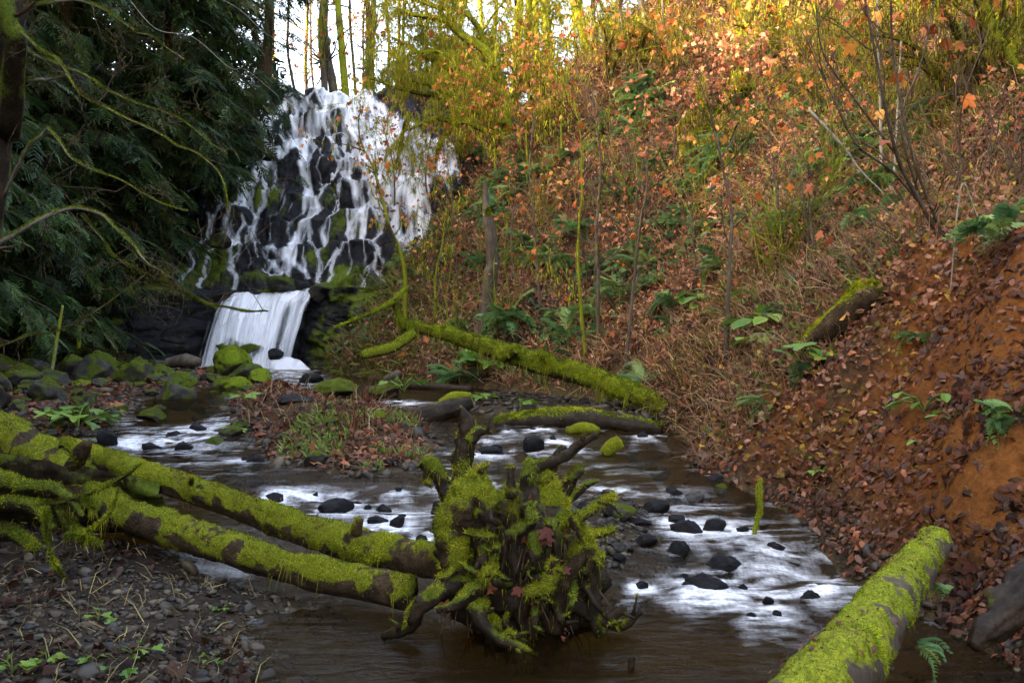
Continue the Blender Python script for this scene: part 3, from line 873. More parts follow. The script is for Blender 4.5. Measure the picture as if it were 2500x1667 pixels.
def fuzz(mb_src, count, L=(.009, .023), W=.0055, pal=MOSS_PAL, droop=.2, thr=.35, hang=0, hl=(.05, .2)):
    """moss fibres grown on the mossy area of a built part"""
    V, F3, F4 = mb_src.arrays(); A = np.concatenate(mb_src.A)
    w = np.clip((A - thr) / (1 - thr), 0, 1)
    out = MB()
    p, n = surf_points(V, F3, F4, count, w)
    if len(p) == 0: return out
    tuft = .5 + .5 * vnoise(p[:, 0] * 14, p[:, 1] * 14, p[:, 2] * 14)
    d = n + .55 * rng.normal(size=n.shape) - np.array([0, 0, droop])
    c = mixcol(pal, len(p), .22) * (.35 + 1.05 * tuft[:, None])
    pt = (fbm(p[:, 0] * 2.6 + 7, p[:, 1] * 2.6, p[:, 2] * 2.6, oct=3) + .6 * vnoise(p[:, 0] * 8, p[:, 1] * 8, p[:, 2] * 8) - .1)[:, None]
    c = np.where(pt < 0, c * (1 + 1.5 * np.clip(pt, -.5, 0)) * np.array([.85, 1.0, 1.0]) + np.clip(-pt - .15, 0, .4) * np.array([.10, .05, .015]), c * (1 + .35 * pt))
    c = np.clip(c, .002, .6)
    blades(out, p - n * .004, d, rng.uniform(*L, len(p)) * (.6 + .9 * tuft), W, c)
    if hang:
        p, n = surf_points(V, F3, F4, hang * 4, w + .05)
        cl = vnoise(p[:, 0] * 3.1, p[:, 1] * 3.1, p[:, 2] * 1.0) + .5 * vnoise(p[:, 0] * 9, p[:, 1] * 9)
        k = (n[:, 2] < .25) & (cl + .25 * rng.normal(size=len(p)) > .05)
        p, n = p[k][:hang], n[k][:hang]
        d = np.array([0, 0, -1.]) + .25 * n + .12 * rng.normal(size=n.shape)
        blades(out, p, d, (hl[0] + (hl[1] - hl[0]) * rng.random(len(p)) ** 2.2), W * 1.2, mixcol(MOSS_BROWN + pal[:1], len(p), .2))
    return out


def px_path(pts):
    return np.array([px(*q[:3]) for q in pts]), np.array([q[3] for q in pts])


def log_thing(name, label, cat, pts, mat=M_BARK, n=34, sub=14, rough=.16, freq=3.0, mo=None, nf=26000, hang=0, stubs=(), ridges=.03, fz=None, sub_part="trunk", group=None, seed=1.0, hl=(.05, .2)):
    P, R = px_path(pts)
    Q = smooth_path(np.hstack([P, R[:, None]]), sub)
    loc = P[len(P) // 2] - np.array([0, 0, R[len(P) // 2]])
    t = thing(name, label, cat, loc, group)
    b = MB()
    V_, F3_, F4_, N_ = tube_arrays(Q[:, :3], Q[:, 3], n, rough=rough, freq=freq, seed=seed, ridges=ridges, bark=.07 if n > 20 else 0)
    ms_ = (mo or moss_w(seed=seed))(V_, N_)
    k_ = .11 * R.mean() * sstep(.4, .7, ms_) * (vnoise(V_[:, 0] * 13, V_[:, 1] * 13, V_[:, 2] * 13) + .5 * vnoise(V_[:, 0] * 29, V_[:, 1] * 29, V_[:, 2] * 29) + .5) + .05 * R.mean() * fbm(V_[:, 0] * 24, V_[:, 1] * 24, V_[:, 2] * 24, oct=2)
    b.add(V_ + N_ * k_[:, None], F3_, F4_, moss=ms_)
    part(sub_part, b, mat, t)
    if nf:
        f = fuzz(b, nf, hang=hang, hl=hl, **(fz or {}))
        part("moss", f, M_MOSSB, t, smooth=False, kind="stuff")
    if nf > 30000:
        q_, m_ = surf_points(V_, F3_, F4_, 700); k_ = (m_[:, 2] > .45) & (vnoise(q_[:, 0] * 3, q_[:, 1] * 3) > .0); q_, m_ = q_[k_], m_[k_]
        lb_ = MB(); scatter(lb_, np.array([(0, 0, 0), (.35, .25, .14), (.75, .2, .05), (1, 0, -.1), (.75, -.2, .12), (.35, -.25, .02)], float), np.array([[0, 1, 5], [1, 2, 4], [1, 4, 5], [2, 3, 4]]), q_ + m_ * .022, basis(m_ + rng.normal(size=m_.shape) * .35, rng.uniform(0, 6.28, len(q_))), rng.uniform(.012, .036, len(q_)), mixcol([(.14, .055, .03), (.08, .035, .02), (.2, .10, .06), (.06, .035, .02)], len(q_), .2))
        part("fallen_leaves", lb_, M_LEAF, t, smooth=False, kind="stuff")
    for s_ in stubs:
        SP, SR = px_path(s_)
        SQ = smooth_path(np.hstack([SP, SR[:, None]]), 5)
        sb = MB()
        tube(sb, SQ[:, :3], SQ[:, 3], 10, moss=mo or moss_w(seed=seed + 3, up=-.2), rough=.2, freq=7, seed=seed + 2)
        so = part("branch_stub", sb, mat, t)
        if nf:
            part("moss", fuzz(sb, 1800, **(fz or {})), M_MOSSB, so, smooth=False, kind="stuff")
    return t


log_thing("fallen_log", "long yellow-green mossy log running into the upturned roots", "log",
          [(150, 1095, 7.85, .085), (213, 1112, 7.75, .096), (340, 1153, 7.5, .100), (510, 1210, 7.2, .100), (638, 1255, 6.95, .104), (787, 1308, 6.65, .117), (919, 1340, 6.4, .118), (1075, 1372, 6.05, .11)],
          stubs=[[(190, 1110, 7.7, .07), (170, 1085, 7.7, .065), (150, 1080, 7.7, .05)], [(215, 1125, 7.6, .045), (200, 1150, 7.5, .045), (165, 1165, 7.45, .04)], [(465, 1180, 7.15, .022), (468, 1165, 7.1, .018)], [(868, 1300, 6.4, .04), (878, 1268, 6.35, .028)]],
          nf=32000, hang=300, seed=1.3, mo=moss_w(.15, 2.0, 7.0, .0, 1.6))
log_thing("fallen_log", "thick dark-sided mossy log lying under the longer mossy log", "log",
          [(-120, 1010, 8.3, .2), (43, 1090, 7.9, .19), (128, 1134, 7.7, .165), (205, 1192, 7.45, .148), (289, 1250, 7.2, .125), (425, 1297, 6.95, .12), (553, 1338, 6.7, .113), (680, 1376, 6.5, .108), (787, 1405, 6.3, .108), (1000, 1446, 6.0, .112)],
          stubs=[[(180, 1140, 7.4, .08), (200, 1100, 7.2, .06), (215, 1082, 7.15, .04)]],
          nf=34000, hang=500, seed=4.1, mo=moss_w(.35, 7.0, 7.0, .0, 1.6), fz=dict(pal=MOSS_PAL + MOSS_DARK))
log_thing("fallen_log", "bright green mossy log in the near corner under the earth slope", "log",
          [(1840, 1830, 2.6, .112), (1950, 1740, 2.8, .112), (2051, 1634, 3.1, .114), (2120, 1540, 3.6, .113), (2190, 1440, 4.3, .107), (2245, 1370, 5.0, .096), (2285, 1322, 5.6, .085)],
          mat=M_BARKG, nf=36000, hang=200, seed=9.0, sub=18, mo=moss_w(.05, 12.0, 9.0, -.06, 1.8), fz=dict(L=(.007, .017), W=.0035, droop=.7, thr=.42, pal=[(.24, .32, .010), (.36, .42, .014), (.12, .18, .01), (.40, .40, .02), (.07, .09, .01)]))
log_thing("fallen_tree", "bright green mossy tree trunk leaning across the creek below the slope", "log",
          [(985, 792, 17.3, .11), (1090, 815, 16.8, .125), (1200, 850, 16.3, .15), (1300, 884, 15.8, .155), (1399, 908, 15.3, .165), (1525, 951, 14.6, .15), (1600, 985, 14.2, .13), (1680, 1022, 13.8, .08)],
          nf=30000, hang=2200, seed=5.5, mo=moss_w(-.25, 3.0, 1.2, .25, .5), hl=(.1, .55), fz=dict(L=(.02, .05), W=.012, pal=[(.2, .25, .012), (.27, .29, .016), (.14, .19, .01), (.1, .13, .01)]),
          stubs=[[(1010, 815, 17.0, .09), (955, 848, 16.7, .1), (900, 862, 16.5, .09), (885, 866, 16.4, .07)], [(1240, 872, 15.9, .08), (1255, 858, 15.6, .085), (1262, 852, 15.5, .085)],
                 [(1365, 905, 15.3, .09), (1345, 876, 15.4, .08), (1318, 858, 15.5, .08)], [(1500, 960, 14.7, .08), (1450, 905, 14.9, .06)],
                 [(985, 800, 17.2, .07), (965, 745, 17.0, .06), (960, 735, 16.9, .055), (995, 700, 17.2, .045)], [(968, 735, 16.9, .04), (890, 770, 16.6, .03), (815, 800, 16.4, .018)]])
log_thing("rotten_log", "dark half-rotten log with a mossy top on the gravel bar", "log",
          [(1215, 1038, 13.9, .11), (1300, 1030, 13.7, .16), (1400, 1026, 13.6, .17), (1500, 1032, 13.4, .14), (1615, 1050, 13.1, .09)],
          mat=M_BARKD, nf=9000, seed=3.3, mo=moss_w(.55, 5.0, 1.2, -.05, .8), fz=dict(L=(.02, .04), W=.012), rough=.3)
log_thing("weathered_log", "short weathered brown log propped beside the leafy island", "log",
          [(1005, 1028, 14.3, .13), (1060, 1012, 14.3, .15), (1110, 996, 14.4, .14), (1150, 982, 14.5, .1)], mat=M_BARKD, nf=1500, seed=6.3, mo=moss_w(.8, 5.0, 1.2, -.2, .5), rough=.25)
log_thing("dark_pole", "thin straight dark pole lying along the far bank", "log",
          [(940, 938, 20.6, .1), (1050, 945, 20.2, .095), (1150, 952, 19.6, .09)], mat=M_BARKD, nf=0, seed=8.1, mo=moss_w(1.2, 1, 1, -.4, .3), rough=.06, n=12)
log_thing("mossy_log_end", "short bright mossy log end in the gravel by the bank", "log",
          [(1475, 1108, 11.6, .07), (1495, 1088, 11.6, .085), (1512, 1076, 11.6, .07)], nf=3500, seed=2.2, mo=moss_w(-.8, 1, 1, .3, .3), n=12)
log_thing("mossy_log_piece", "small yellow-green mossy slab beside the dark rotten log", "log",
          [(1385, 1052, 13.0, .06), (1420, 1044, 13.0, .09), (1462, 1050, 12.9, .05)], nf=3500, seed=2.9, mo=moss_w(-.8, 1, 1, .3, .3), n=12)
log_thing("mossy_log_piece", "green mossy log lump at the head of the gravel bar", "log",
          [(1075, 985, 15.2, .07), (1110, 972, 15.2, .1), (1150, 966, 15.2, .06)], nf=3500, seed=2.4, mo=moss_w(-.8, 1, 1, .3, .3), n=12)
g0 = ground_at(1945, 885); g1 = ground_at(2140, 735)
_m = (g0 + g1) / 2
t = thing("hillside_log", "mossy brown log lying downhill on the leafy slope", "log", _m)
b = MB()
_q = smooth_path(np.array([[*(g0 + (-.05, -.05, .0)), .05], [*(g0 * .85 + g1 * .15 + (0, 0, .08)), .12], [*(_m + (-.02, -.1, .1)), .15], [*(g1 * .85 + g0 * .15 + (0, 0, .12)), .17], [*(g1 + (.03, 0, .10)), .12]]), 8)
tube(b, _q[:, :3], _q[:, 3], 16, moss=moss_w(.2, 3, 1.5, .12, .9), rough=.2, freq=4, ridges=.04)
part("trunk", b, M_BARK, t)
part("moss", fuzz(b, 7000, L=(.02, .04), W=.012, pal=[(.3, .3, .015), (.22, .25, .012)]), M_MOSSB, t, smooth=False, kind="stuff")
# bark slab in the near right corner
t = thing("bark_slab", "weathered grey bark slab at the water beside the near log", "log", px(2440, 1500, 4.6))
P, R = px_path([(2375, 1590, 4.5, .03), (2430, 1520, 4.6, .08), (2500, 1440, 4.8, .11), (2600, 1350, 5.0, .12)])
Q = smooth_path(np.hstack([P, R[:, None]]), 16)
b = MB(); V, F3, F4, N = tube_arrays(Q[:, :3], Q[:, 3], 30, rough=.6, freq=7, bark=.15)
V[:, 2] = Q[:, 2].mean() + (V[:, 2] - Q[:, 2].mean()) * .85
b.add(V, F3, F4, moss=np.clip(.1 + .5 * fbm(V[:, 0] * 4, V[:, 1] * 4, V[:, 2] * 4), 0, 1))
part("bark", b, M_BARKD, t)

# stake standing in the shallows
log_thing("mossy_stake", "upright broken stake with yellow moss standing at the water edge", "stake",
          [(1838, 1322, 7.65, .014), (1846, 1280, 7.7, .017), (1856, 1240, 7.7, .022), (1852, 1205, 7.7, .026), (1856, 1168, 7.7, .012)], nf=1400, n=8, mo=moss_w(-1.2, 1, 9, .2, .9), rough=.2, freq=20, sub_part="shaft")
log_thing("driftwood_snag", "small reddish snag tip poking out of the near pool", "driftwood",
          [(1540, 1640, 5.05, .022), (1541, 1612, 5.05, .02), (1546, 1602, 5.05, .012)], mat=M_BARKD, nf=0, n=7, mo=moss_w(2, 1, 1, -.5, .1), sub_part="stub")

# ------------------------------------------------------------------ upturned root mass
def root_px(pts, r, Y):
    return [(u, v, (Y[i] if isinstance(Y, (list, tuple)) else Y), (r[i] if isinstance(r, (list, tuple)) else r)) for i, (u, v) in enumerate(pts)]


wad = thing("root_mass", "mossy upturned root mass standing in the creek", "tree roots", (px(1265, 1560, 5.7)[0], 5.7, 0.0))
core = MB()
bm = bmesh.new(); bmesh.ops.create_icosphere(bm, subdivisions=5, radius=1.0)
CV = np.array([v.co[:] for v in bm.verts]); CFa = np.array([[v.index for v in f.verts] for f in bm.faces]); bm.free()
ctr = px(1268, 1405, 5.85)
nn = fbm(CV[:, 0] * 2.2, CV[:, 1] * 2.2, CV[:, 2] * 2.2, oct=5, gain=.62)
nn = nn + .35 * fbm(CV[:, 0] * 7, CV[:, 1] * 7, CV[:, 2] * 7, oct=4, gain=.65)
vv = CV * np.array([.43, .32, .52]) * (1 + .55 * nn)[:, None]
vv[:, 0] += .10 * np.clip(-vv[:, 2], 0, 1)
core.add(vv + ctr, F3=CFa, moss=np.clip(.12 + .45 * CV[:, 2] + .9 * fbm(CV[:, 0] * 3 + 5, CV[:, 1] * 3, CV[:, 2] * 3), 0, 1))
part("soil_core", core, M_BARKD, wad)
ROOTS = [
    ([(1140, 1230), (1132, 1182), (1128, 1097), (1137, 1039), (1126, 992)], [.075, .062, .056, .05, .015], 5.95, "snag", 0),
    ([(1140, 1075), (1170, 1057), (1208, 1053)], [.035, .025, .006], 5.9, "root", 0),
    ([(1125, 1260), (1105, 1227), (1083, 1178), (1055, 1145), (1034, 1126)], [.06, .05, .042, .045, .035], 5.8, "root", .2),
    ([(1050, 1140), (1040, 1165), (1035, 1180)], [.03, .02, .012], 5.78, "root", .5),
    ([(1200, 1240), (1165, 1198), (1130, 1232), (1106, 1280), (1108, 1340), (1113, 1400), (1120, 1450)], [.06, .075, .085, .095, .08, .062, .06], 5.6, "root", .45),
    ([(1175, 1190), (1168, 1165), (1166, 1155)], [.05, .045, .02], 5.65, "root", .6),
    ([(1195, 1240), (1190, 1290), (1175, 1350), (1165, 1420)], [.06, .065, .055, .05], 5.58, "root", .2),
    ([(1160, 1205), (1220, 1248), (1270, 1240), (1325, 1218), (1380, 1235)], [.07, .075, .08, .075, .06], 5.8, "root", .55),
    ([(1250, 1240), (1247, 1190), (1244, 1146), (1250, 1140)], [.03, .024, .022, .028], 5.75, "root", -.2),
    ([(1282, 1235), (1290, 1180), (1296, 1140), (1298, 1130)], [.045, .038, .042, .03], 5.75, "root", .1),
    ([(1300, 1148), (1373, 1120), (1404, 1088), (1458, 1057)], [.026, .028, .026, .02], 5.85, "root", -.15),
    ([(1337, 1160), (1358, 1112), (1382, 1095)], [.026, .022, .012], 5.9, "root", -.6),
    ([(1335, 1240), (1345, 1195), (1330, 1160)], [.05, .045, .03], 5.8, "root", .6),
    ([(1375, 1210), (1405, 1165), (1424, 1143)], [.034, .032, .022], 5.8, "root", .25),
    ([(1380, 1225), (1436, 1187), (1458, 1167)], [.026, .022, .008], 5.8, "root", .3),
    ([(1360, 1285), (1436, 1254), (1462, 1227), (1498, 1204)], [.03, .026, .02, .01], 5.65, "root", .5),
    ([(1462, 1227), (1490, 1222), (1515, 1250)], [.012, .008, .004], 5.65, "root", -.4),
    ([(1420, 1310), (1460, 1300), (1500, 1293)], [.03, .022, .012], 5.6, "root", .6),
    ([(1288, 1230), (1298, 1268), (1266, 1294), (1215, 1330), (1203, 1382)], [.035, .034, .032, .026, .018], 5.45, "root", .25),
    ([(1262, 1290), (1258, 1250), (1260, 1210), (1262, 1200)], [.025, .022, .02, .01], 5.5, "root", .5),
    ([(1300, 1300), (1303, 1362), (1280, 1392)], [.026, .022, .014], 5.42, "root", .2),
    ([(1130, 1425), (1096, 1437), (1047, 1463), (1016, 1490), (998, 1526), (936, 1550)], [.06, .055, .042, .04, .035, .022], [5.6, 5.5, 5.4, 5.4, 5.45, 5.5], "root", -.05),
    ([(1200, 1425), (1154, 1441), (1114, 1477), (1070, 1490)], [.045, .036, .03, .012], [5.5, 5.4, 5.35, 5.35], "root", .15),
    ([(1150, 1470), (1168, 1495), (1190, 1535), (1239, 1566), (1311, 1600)], [.045, .04, .034, .026, .015], [5.45, 5.35, 5.3, 5.3, 5.3], "root", .2),
    ([(1400, 1470), (1436, 1488), (1471, 1520), (1516, 1528), (1565, 1490)], [.04, .034, .03, .022, .015], 5.6, "root", -.4),
    ([(1480, 1520), (1490, 1500), (1522, 1486)], [.028, .026, .022], 5.55, "root", -.3),
    ([(1415, 1330), (1390, 1380), (1385, 1425)], [.04, .036, .03], 5.48, "root", .4),
    ([(1450, 1345), (1448, 1430), (1455, 1510), (1470, 1550)], [.045, .04, .035, .025], 5.58, "root", .0),
    ([(1345, 1420), (1350, 1395), (1340, 1380)], [.035, .035, .02], 5.42, "root", .6),
    ([(1290, 1445), (1330, 1435), (1352, 1430)], [.03, .03, .02], 5.4, "root", .6),
    ([(1180, 1420), (1190, 1390), (1205, 1400)], [.03, .03, .02], 5.4, "root", .6),
    ([(1220, 1290), (1228, 1340), (1222, 1400)], [.016, .013, .008], 5.42, "root", -.3),
    ([(1350, 1300), (1362, 1350), (1352, 1420)], [.018, .014, .009], 5.42, "root", .0),
    ([(1400, 1260), (1440, 1330), (1435, 1400)], [.03, .025, .02], 5.5, "root", .4),
]
for k_ in range(30):       # lesser roots that stick out all over the mass
    a_ = rng.uniform(0, 2 * np.pi); rr_ = rng.uniform(.15, 1.0) ** .6
    u0, v0 = 1275 + 165 * rr_ * math.cos(a_), 1390 + 175 * rr_ * math.sin(a_)
    du, dv = rng.normal() * 50, rng.normal() * 50 + 18
    y0 = 5.42 + .12 * rr_
    r0 = rng.uniform(.014, .04)
    ROOTS.append(([(u0, v0 - 14), (u0 + du * .5, v0 + dv * .4), (u0 + du, v0 + dv)], [r0, r0 * .8, r0 * .35], [y0 + .05, y0 - .07, y0 - .02], "root", rng.uniform(-.5, .6)))
for pts, r, Y, nm, mb_ in list(ROOTS):      # forks and splinters near the tips
    if nm == "snag" or rng.random() < .35: continue
    Yl = Y[-2:] if isinstance(Y, list) else [Y, Y]; rl = r if isinstance(r, list) else [r] * len(pts)
    (ua, va), (ub, vb) = pts[-2], pts[-1]; f_ = rng.uniform(.2, .7); uc, vc = ua + (ub - ua) * f_, va + (vb - va) * f_
    an = math.atan2(vb - va, ub - ua) + rng.choice([-1, 1]) * rng.uniform(.5, 1.1); l_ = rng.uniform(18, 46)
    ROOTS.append(([(uc, vc), (uc + math.cos(an) * l_ * .5 + rng.normal() * 4, vc + math.sin(an) * l_ * .5), (uc + math.cos(an) * l_, vc + math.sin(an) * l_ + rng.normal() * 6)], [rl[-2] * .6, rl[-2] * .45, .004], [Yl[0], Yl[0] - .03, Yl[1] - .03], "root", mb_ - .1))
fz_all = []
for i_, (pts, r, Y, nm, mbias) in enumerate(ROOTS):
    P, R = px_path(root_px(pts, r, Y)); R = R * (1.2 if i_ < 34 else 1.0)
    jit = rng.normal(size=P.shape) * .008; P = P + jit
    Q = smooth_path(np.hstack([P, R[:, None]]), 7)
    b = MB()
    tube(b, Q[:, :3], Q[:, 3], 14 if i_ < 34 else 8, bark=.12, moss=moss_w(.25, i_ * 1.7, 6.0, mbias * .8 - .22, 1.0), rough=.55, freq=18, seed=i_ * 2.1)
    ro = part(nm, b, M_BARKD if mbias < .35 else M_BARK, wad)
    area = (R.mean() * 6.3) * np.linalg.norm(np.diff(P, axis=0), axis=1).sum()
    cnt = int(min(5200, area * 26000 * (.35 + max(mbias, 0))))
    f_ = fuzz(b, max(cnt, 60), L=(.010, .028) if mbias < .4 else (.014, .042), W=.0045, hang=int(cnt * (.05 if mbias < .4 else .14)), hl=(.02, .08), pal=MOSS_PAL + [(.33, .29, .03)])
    part("moss", f_, M_MOSSB, ro, smooth=False, kind="stuff")
part("moss", fuzz(core, 4200, L=(.012, .03), W=.005, hang=500, hl=(.03, .12), pal=MOSS_DARK + MOSS_PAL[:2]), M_MOSSB, wad, smooth=False, kind="stuff")
b = MB()          # hair roots hanging from the mass
Vc, F3c, F4c = core.arrays()
p_, n_ = surf_points(Vc, F3c, F4c, 150)
for q_, m_ in zip(p_, n_):
    if m_[1] > .3: continue
    L_ = rng.uniform(.08, .3)
    e_ = q_ + m_ * .05 + np.array([rng.normal() * .04, -.03, -L_])
    tube(b, np.array([q_, (q_ + e_) / 2 + m_ * .05, e_]), [.005, .004, .002], 4, col=None)
part("root_hairs", b, M_TWIG, wad, kind="stuff")
_wad_pts = p_[n_[:, 1] < .4]

# undercut mossy roots at the near left bank
t = thing("mossy_roots", "dark undercut tangle of moss-hung roots at the near left bank", "tree roots", px(90, 1390, 6.6))
allb = MB()
for i_, pts in enumerate([[(-60, 1150, 6.9, .1), (60, 1185, 6.6, .09), (150, 1200, 6.4, .07), (200, 1260, 6.3, .04)], [(-40, 1230, 6.7, .09), (70, 1235, 6.4, .08), (130, 1290, 6.25, .05)],
                          [(20, 1220, 6.6, .035), (150, 1225, 6.35, .03), (290, 1170, 6.3, .02), (345, 1130, 6.25, .012)], [(140, 1240, 6.4, .06), (200, 1310, 6.3, .06), (245, 1330, 6.3, .04)],
                          [(110, 1240, 6.3, .025), (118, 1330, 6.2, .018), (130, 1370, 6.2, .010), (165, 1420, 6.15, .006)], [(-60, 1300, 6.9, .12), (20, 1300, 6.7, .1), (90, 1340, 6.6, .06)],
                          [(205, 1215, 6.3, .02), (230, 1245, 6.25, .018)], [(165, 1310, 6.25, .03), (215, 1300, 6.2, .02), (270, 1250, 6.2, .010), (290, 1190, 6.2, .006)]]):
    P, R = px_path(pts); R = R * .62; Q = smooth_path(np.hstack([P, R[:, None]]), 6)
    b = MB(); tube(b, Q[:, :3], Q[:, 3], 10, moss=moss_w(-.1, i_ * 3.1, 5, .0, 1.0), rough=.35, freq=12, seed=i_)
    ro = part("root", b, M_BARKD, t)
    part("moss", fuzz(b, 3500, L=(.012, .035), W=.006, hang=130, hl=(.02, .12), pal=MOSS_PAL[:2] + MOSS_DARK), M_MOSSB, ro, smooth=False, kind="stuff")
# the earth bank behind those roots
b = MB()
_s = np.linspace(0, 1, 40); _t = np.linspace(0, 1, 24)
S_, T_ = np.meshgrid(_s, _t)
bx_ = -4.9 + S_ * 2.1; by_ = 7.9 - .25 * S_ - .45 * np.sin(T_ * 1.5) + .1 * fbm(S_ * 5, T_ * 5); bz_ = .15 + .85 * T_ * (1 - .35 * S_) + .05 * fbm(S_ * 6, T_ * 6)
i2, j2 = np.meshgrid(np.arange(23), np.arange(39), indexing='ij')
b.add(np.stack([bx_, by_, bz_], -1).reshape(-1, 3), F4=np.stack([i2 * 40 + j2, i2 * 40 + j2 + 1, (i2 + 1) * 40 + j2 + 1, (i2 + 1) * 40 + j2], -1).reshape(-1, 4), moss=np.clip(.2 + .5 * fbm(S_ * 4, T_ * 4) + .3 * T_, 0, 1).reshape(-1))
part("earth_bank", b, M_BARKD, t)

# ------------------------------------------------------------------ boulders
def rock_mesh(seed, flat=1.0, cuts=15, sub=4, mossy=.0):
    r_ = np.random.default_rng(seed)
    bm = bmesh.new(); bmesh.ops.create_icosphere(bm, subdivisions=sub, radius=1.0)
    V = np.array([v.co[:] for v in bm.verts]); F = np.array([[v.index for v in f.verts] for f in bm.faces]); bm.free()
    for _ in range(cuts):
        n = unit(r_.normal(size=3)); d = r_.uniform(.5, .86)
        k = V @ n; V = V - np.clip(k - d, 0, None)[:, None] * n * .96
    o_ = seed * 3.7
    V = V * (1 + .13 * fbm(V[:, 0] * 1.6 + o_, V[:, 1] * 1.6, V[:, 2] * 1.6, oct=3) + .11 * fbm(V[:, 0] * 5 + o_, V[:, 1] * 6, V[:, 2] * 6, oct=3))[:, None]
    V = V / np.abs(V).max(0)
    a, b_, c = V[F[:, 0]], V[F[:, 1]], V[F[:, 2]]
    fn = np.cross(b_ - a, c - a); N = np.zeros_like(V)
    for i in range(3): np.add.at(N, F[:, i], fn)
    N = unit(N)
    V[:, 2] *= flat
    ms = np.clip(mossy + .55 * N[:, 2] + .8 * fbm(V[:, 0] * 1.8 + o_, V[:, 1] * 1.8, V[:, 2] * 1.8, oct=4), 0, 1)
    return MB().add(V, F3=F, moss=ms)


ROCKS = {}
M_ROCKB = surf_mat("bright_mossy_stone", [(.012, .01, .007), (.03, .026, .02), (.07, .06, .045)], 3.2, (1, 1, 1), [(.05, .08, .006), (.12, .17, .01), (.2, .24, .014)], rough=.7, bump=.8, bdist=.03)
for kind, mat, ms, cnt in (("bright", M_ROCKB, .55, 3), ("moss", M_ROCKM, .5, 7), ("half", M_ROCKM, .28, 5), ("grey", M_ROCKG, -.35, 5), ("wet", M_ROCK, -.75, 6)):
    for k in range(cnt):
        r = rock_mesh(100 + 13 * k + len(kind), .9, cuts=11 if kind in ("moss", "bright") else 15, sub=4, mossy=ms)
        me = r.mesh("stone", mat)
        mo = None
        if kind in ("bright", "moss", "half"):
            f_ = fuzz(r, 3500 if kind != "half" else 1400, L=(.025, .07), W=.022, pal=[(.12, .16, .012), (.18, .21, .014), (.07, .10, .01), (.23, .23, .02)])
            mo = f_.mesh("stone_moss", M_MOSSB if kind == "bright" else M_STONEMOSS, smooth=False)
        ROCKS.setdefault(kind, []).append((me, mo))


def boulder(name, label, loc, size, kind, rot=None, group=None, cat="boulder"):
    me, mo = ROCKS[kind][rng.integers(len(ROCKS[kind]))]
    o = bpy.data.objects.new(name, me)
    o.location = [float(c) for c in loc]; o.scale = [float(c) for c in size]
    o.rotation_euler = (rng.normal() * .12, rng.normal() * .12, rng.uniform(0, 6.28) if rot is None else rot)
    COL.objects.link(o); tag(o, label, cat, group)
    if mo:
        c = bpy.data.objects.new("moss", mo); c.parent = o; c["kind"] = "stuff"; COL.objects.link(c)
    return o


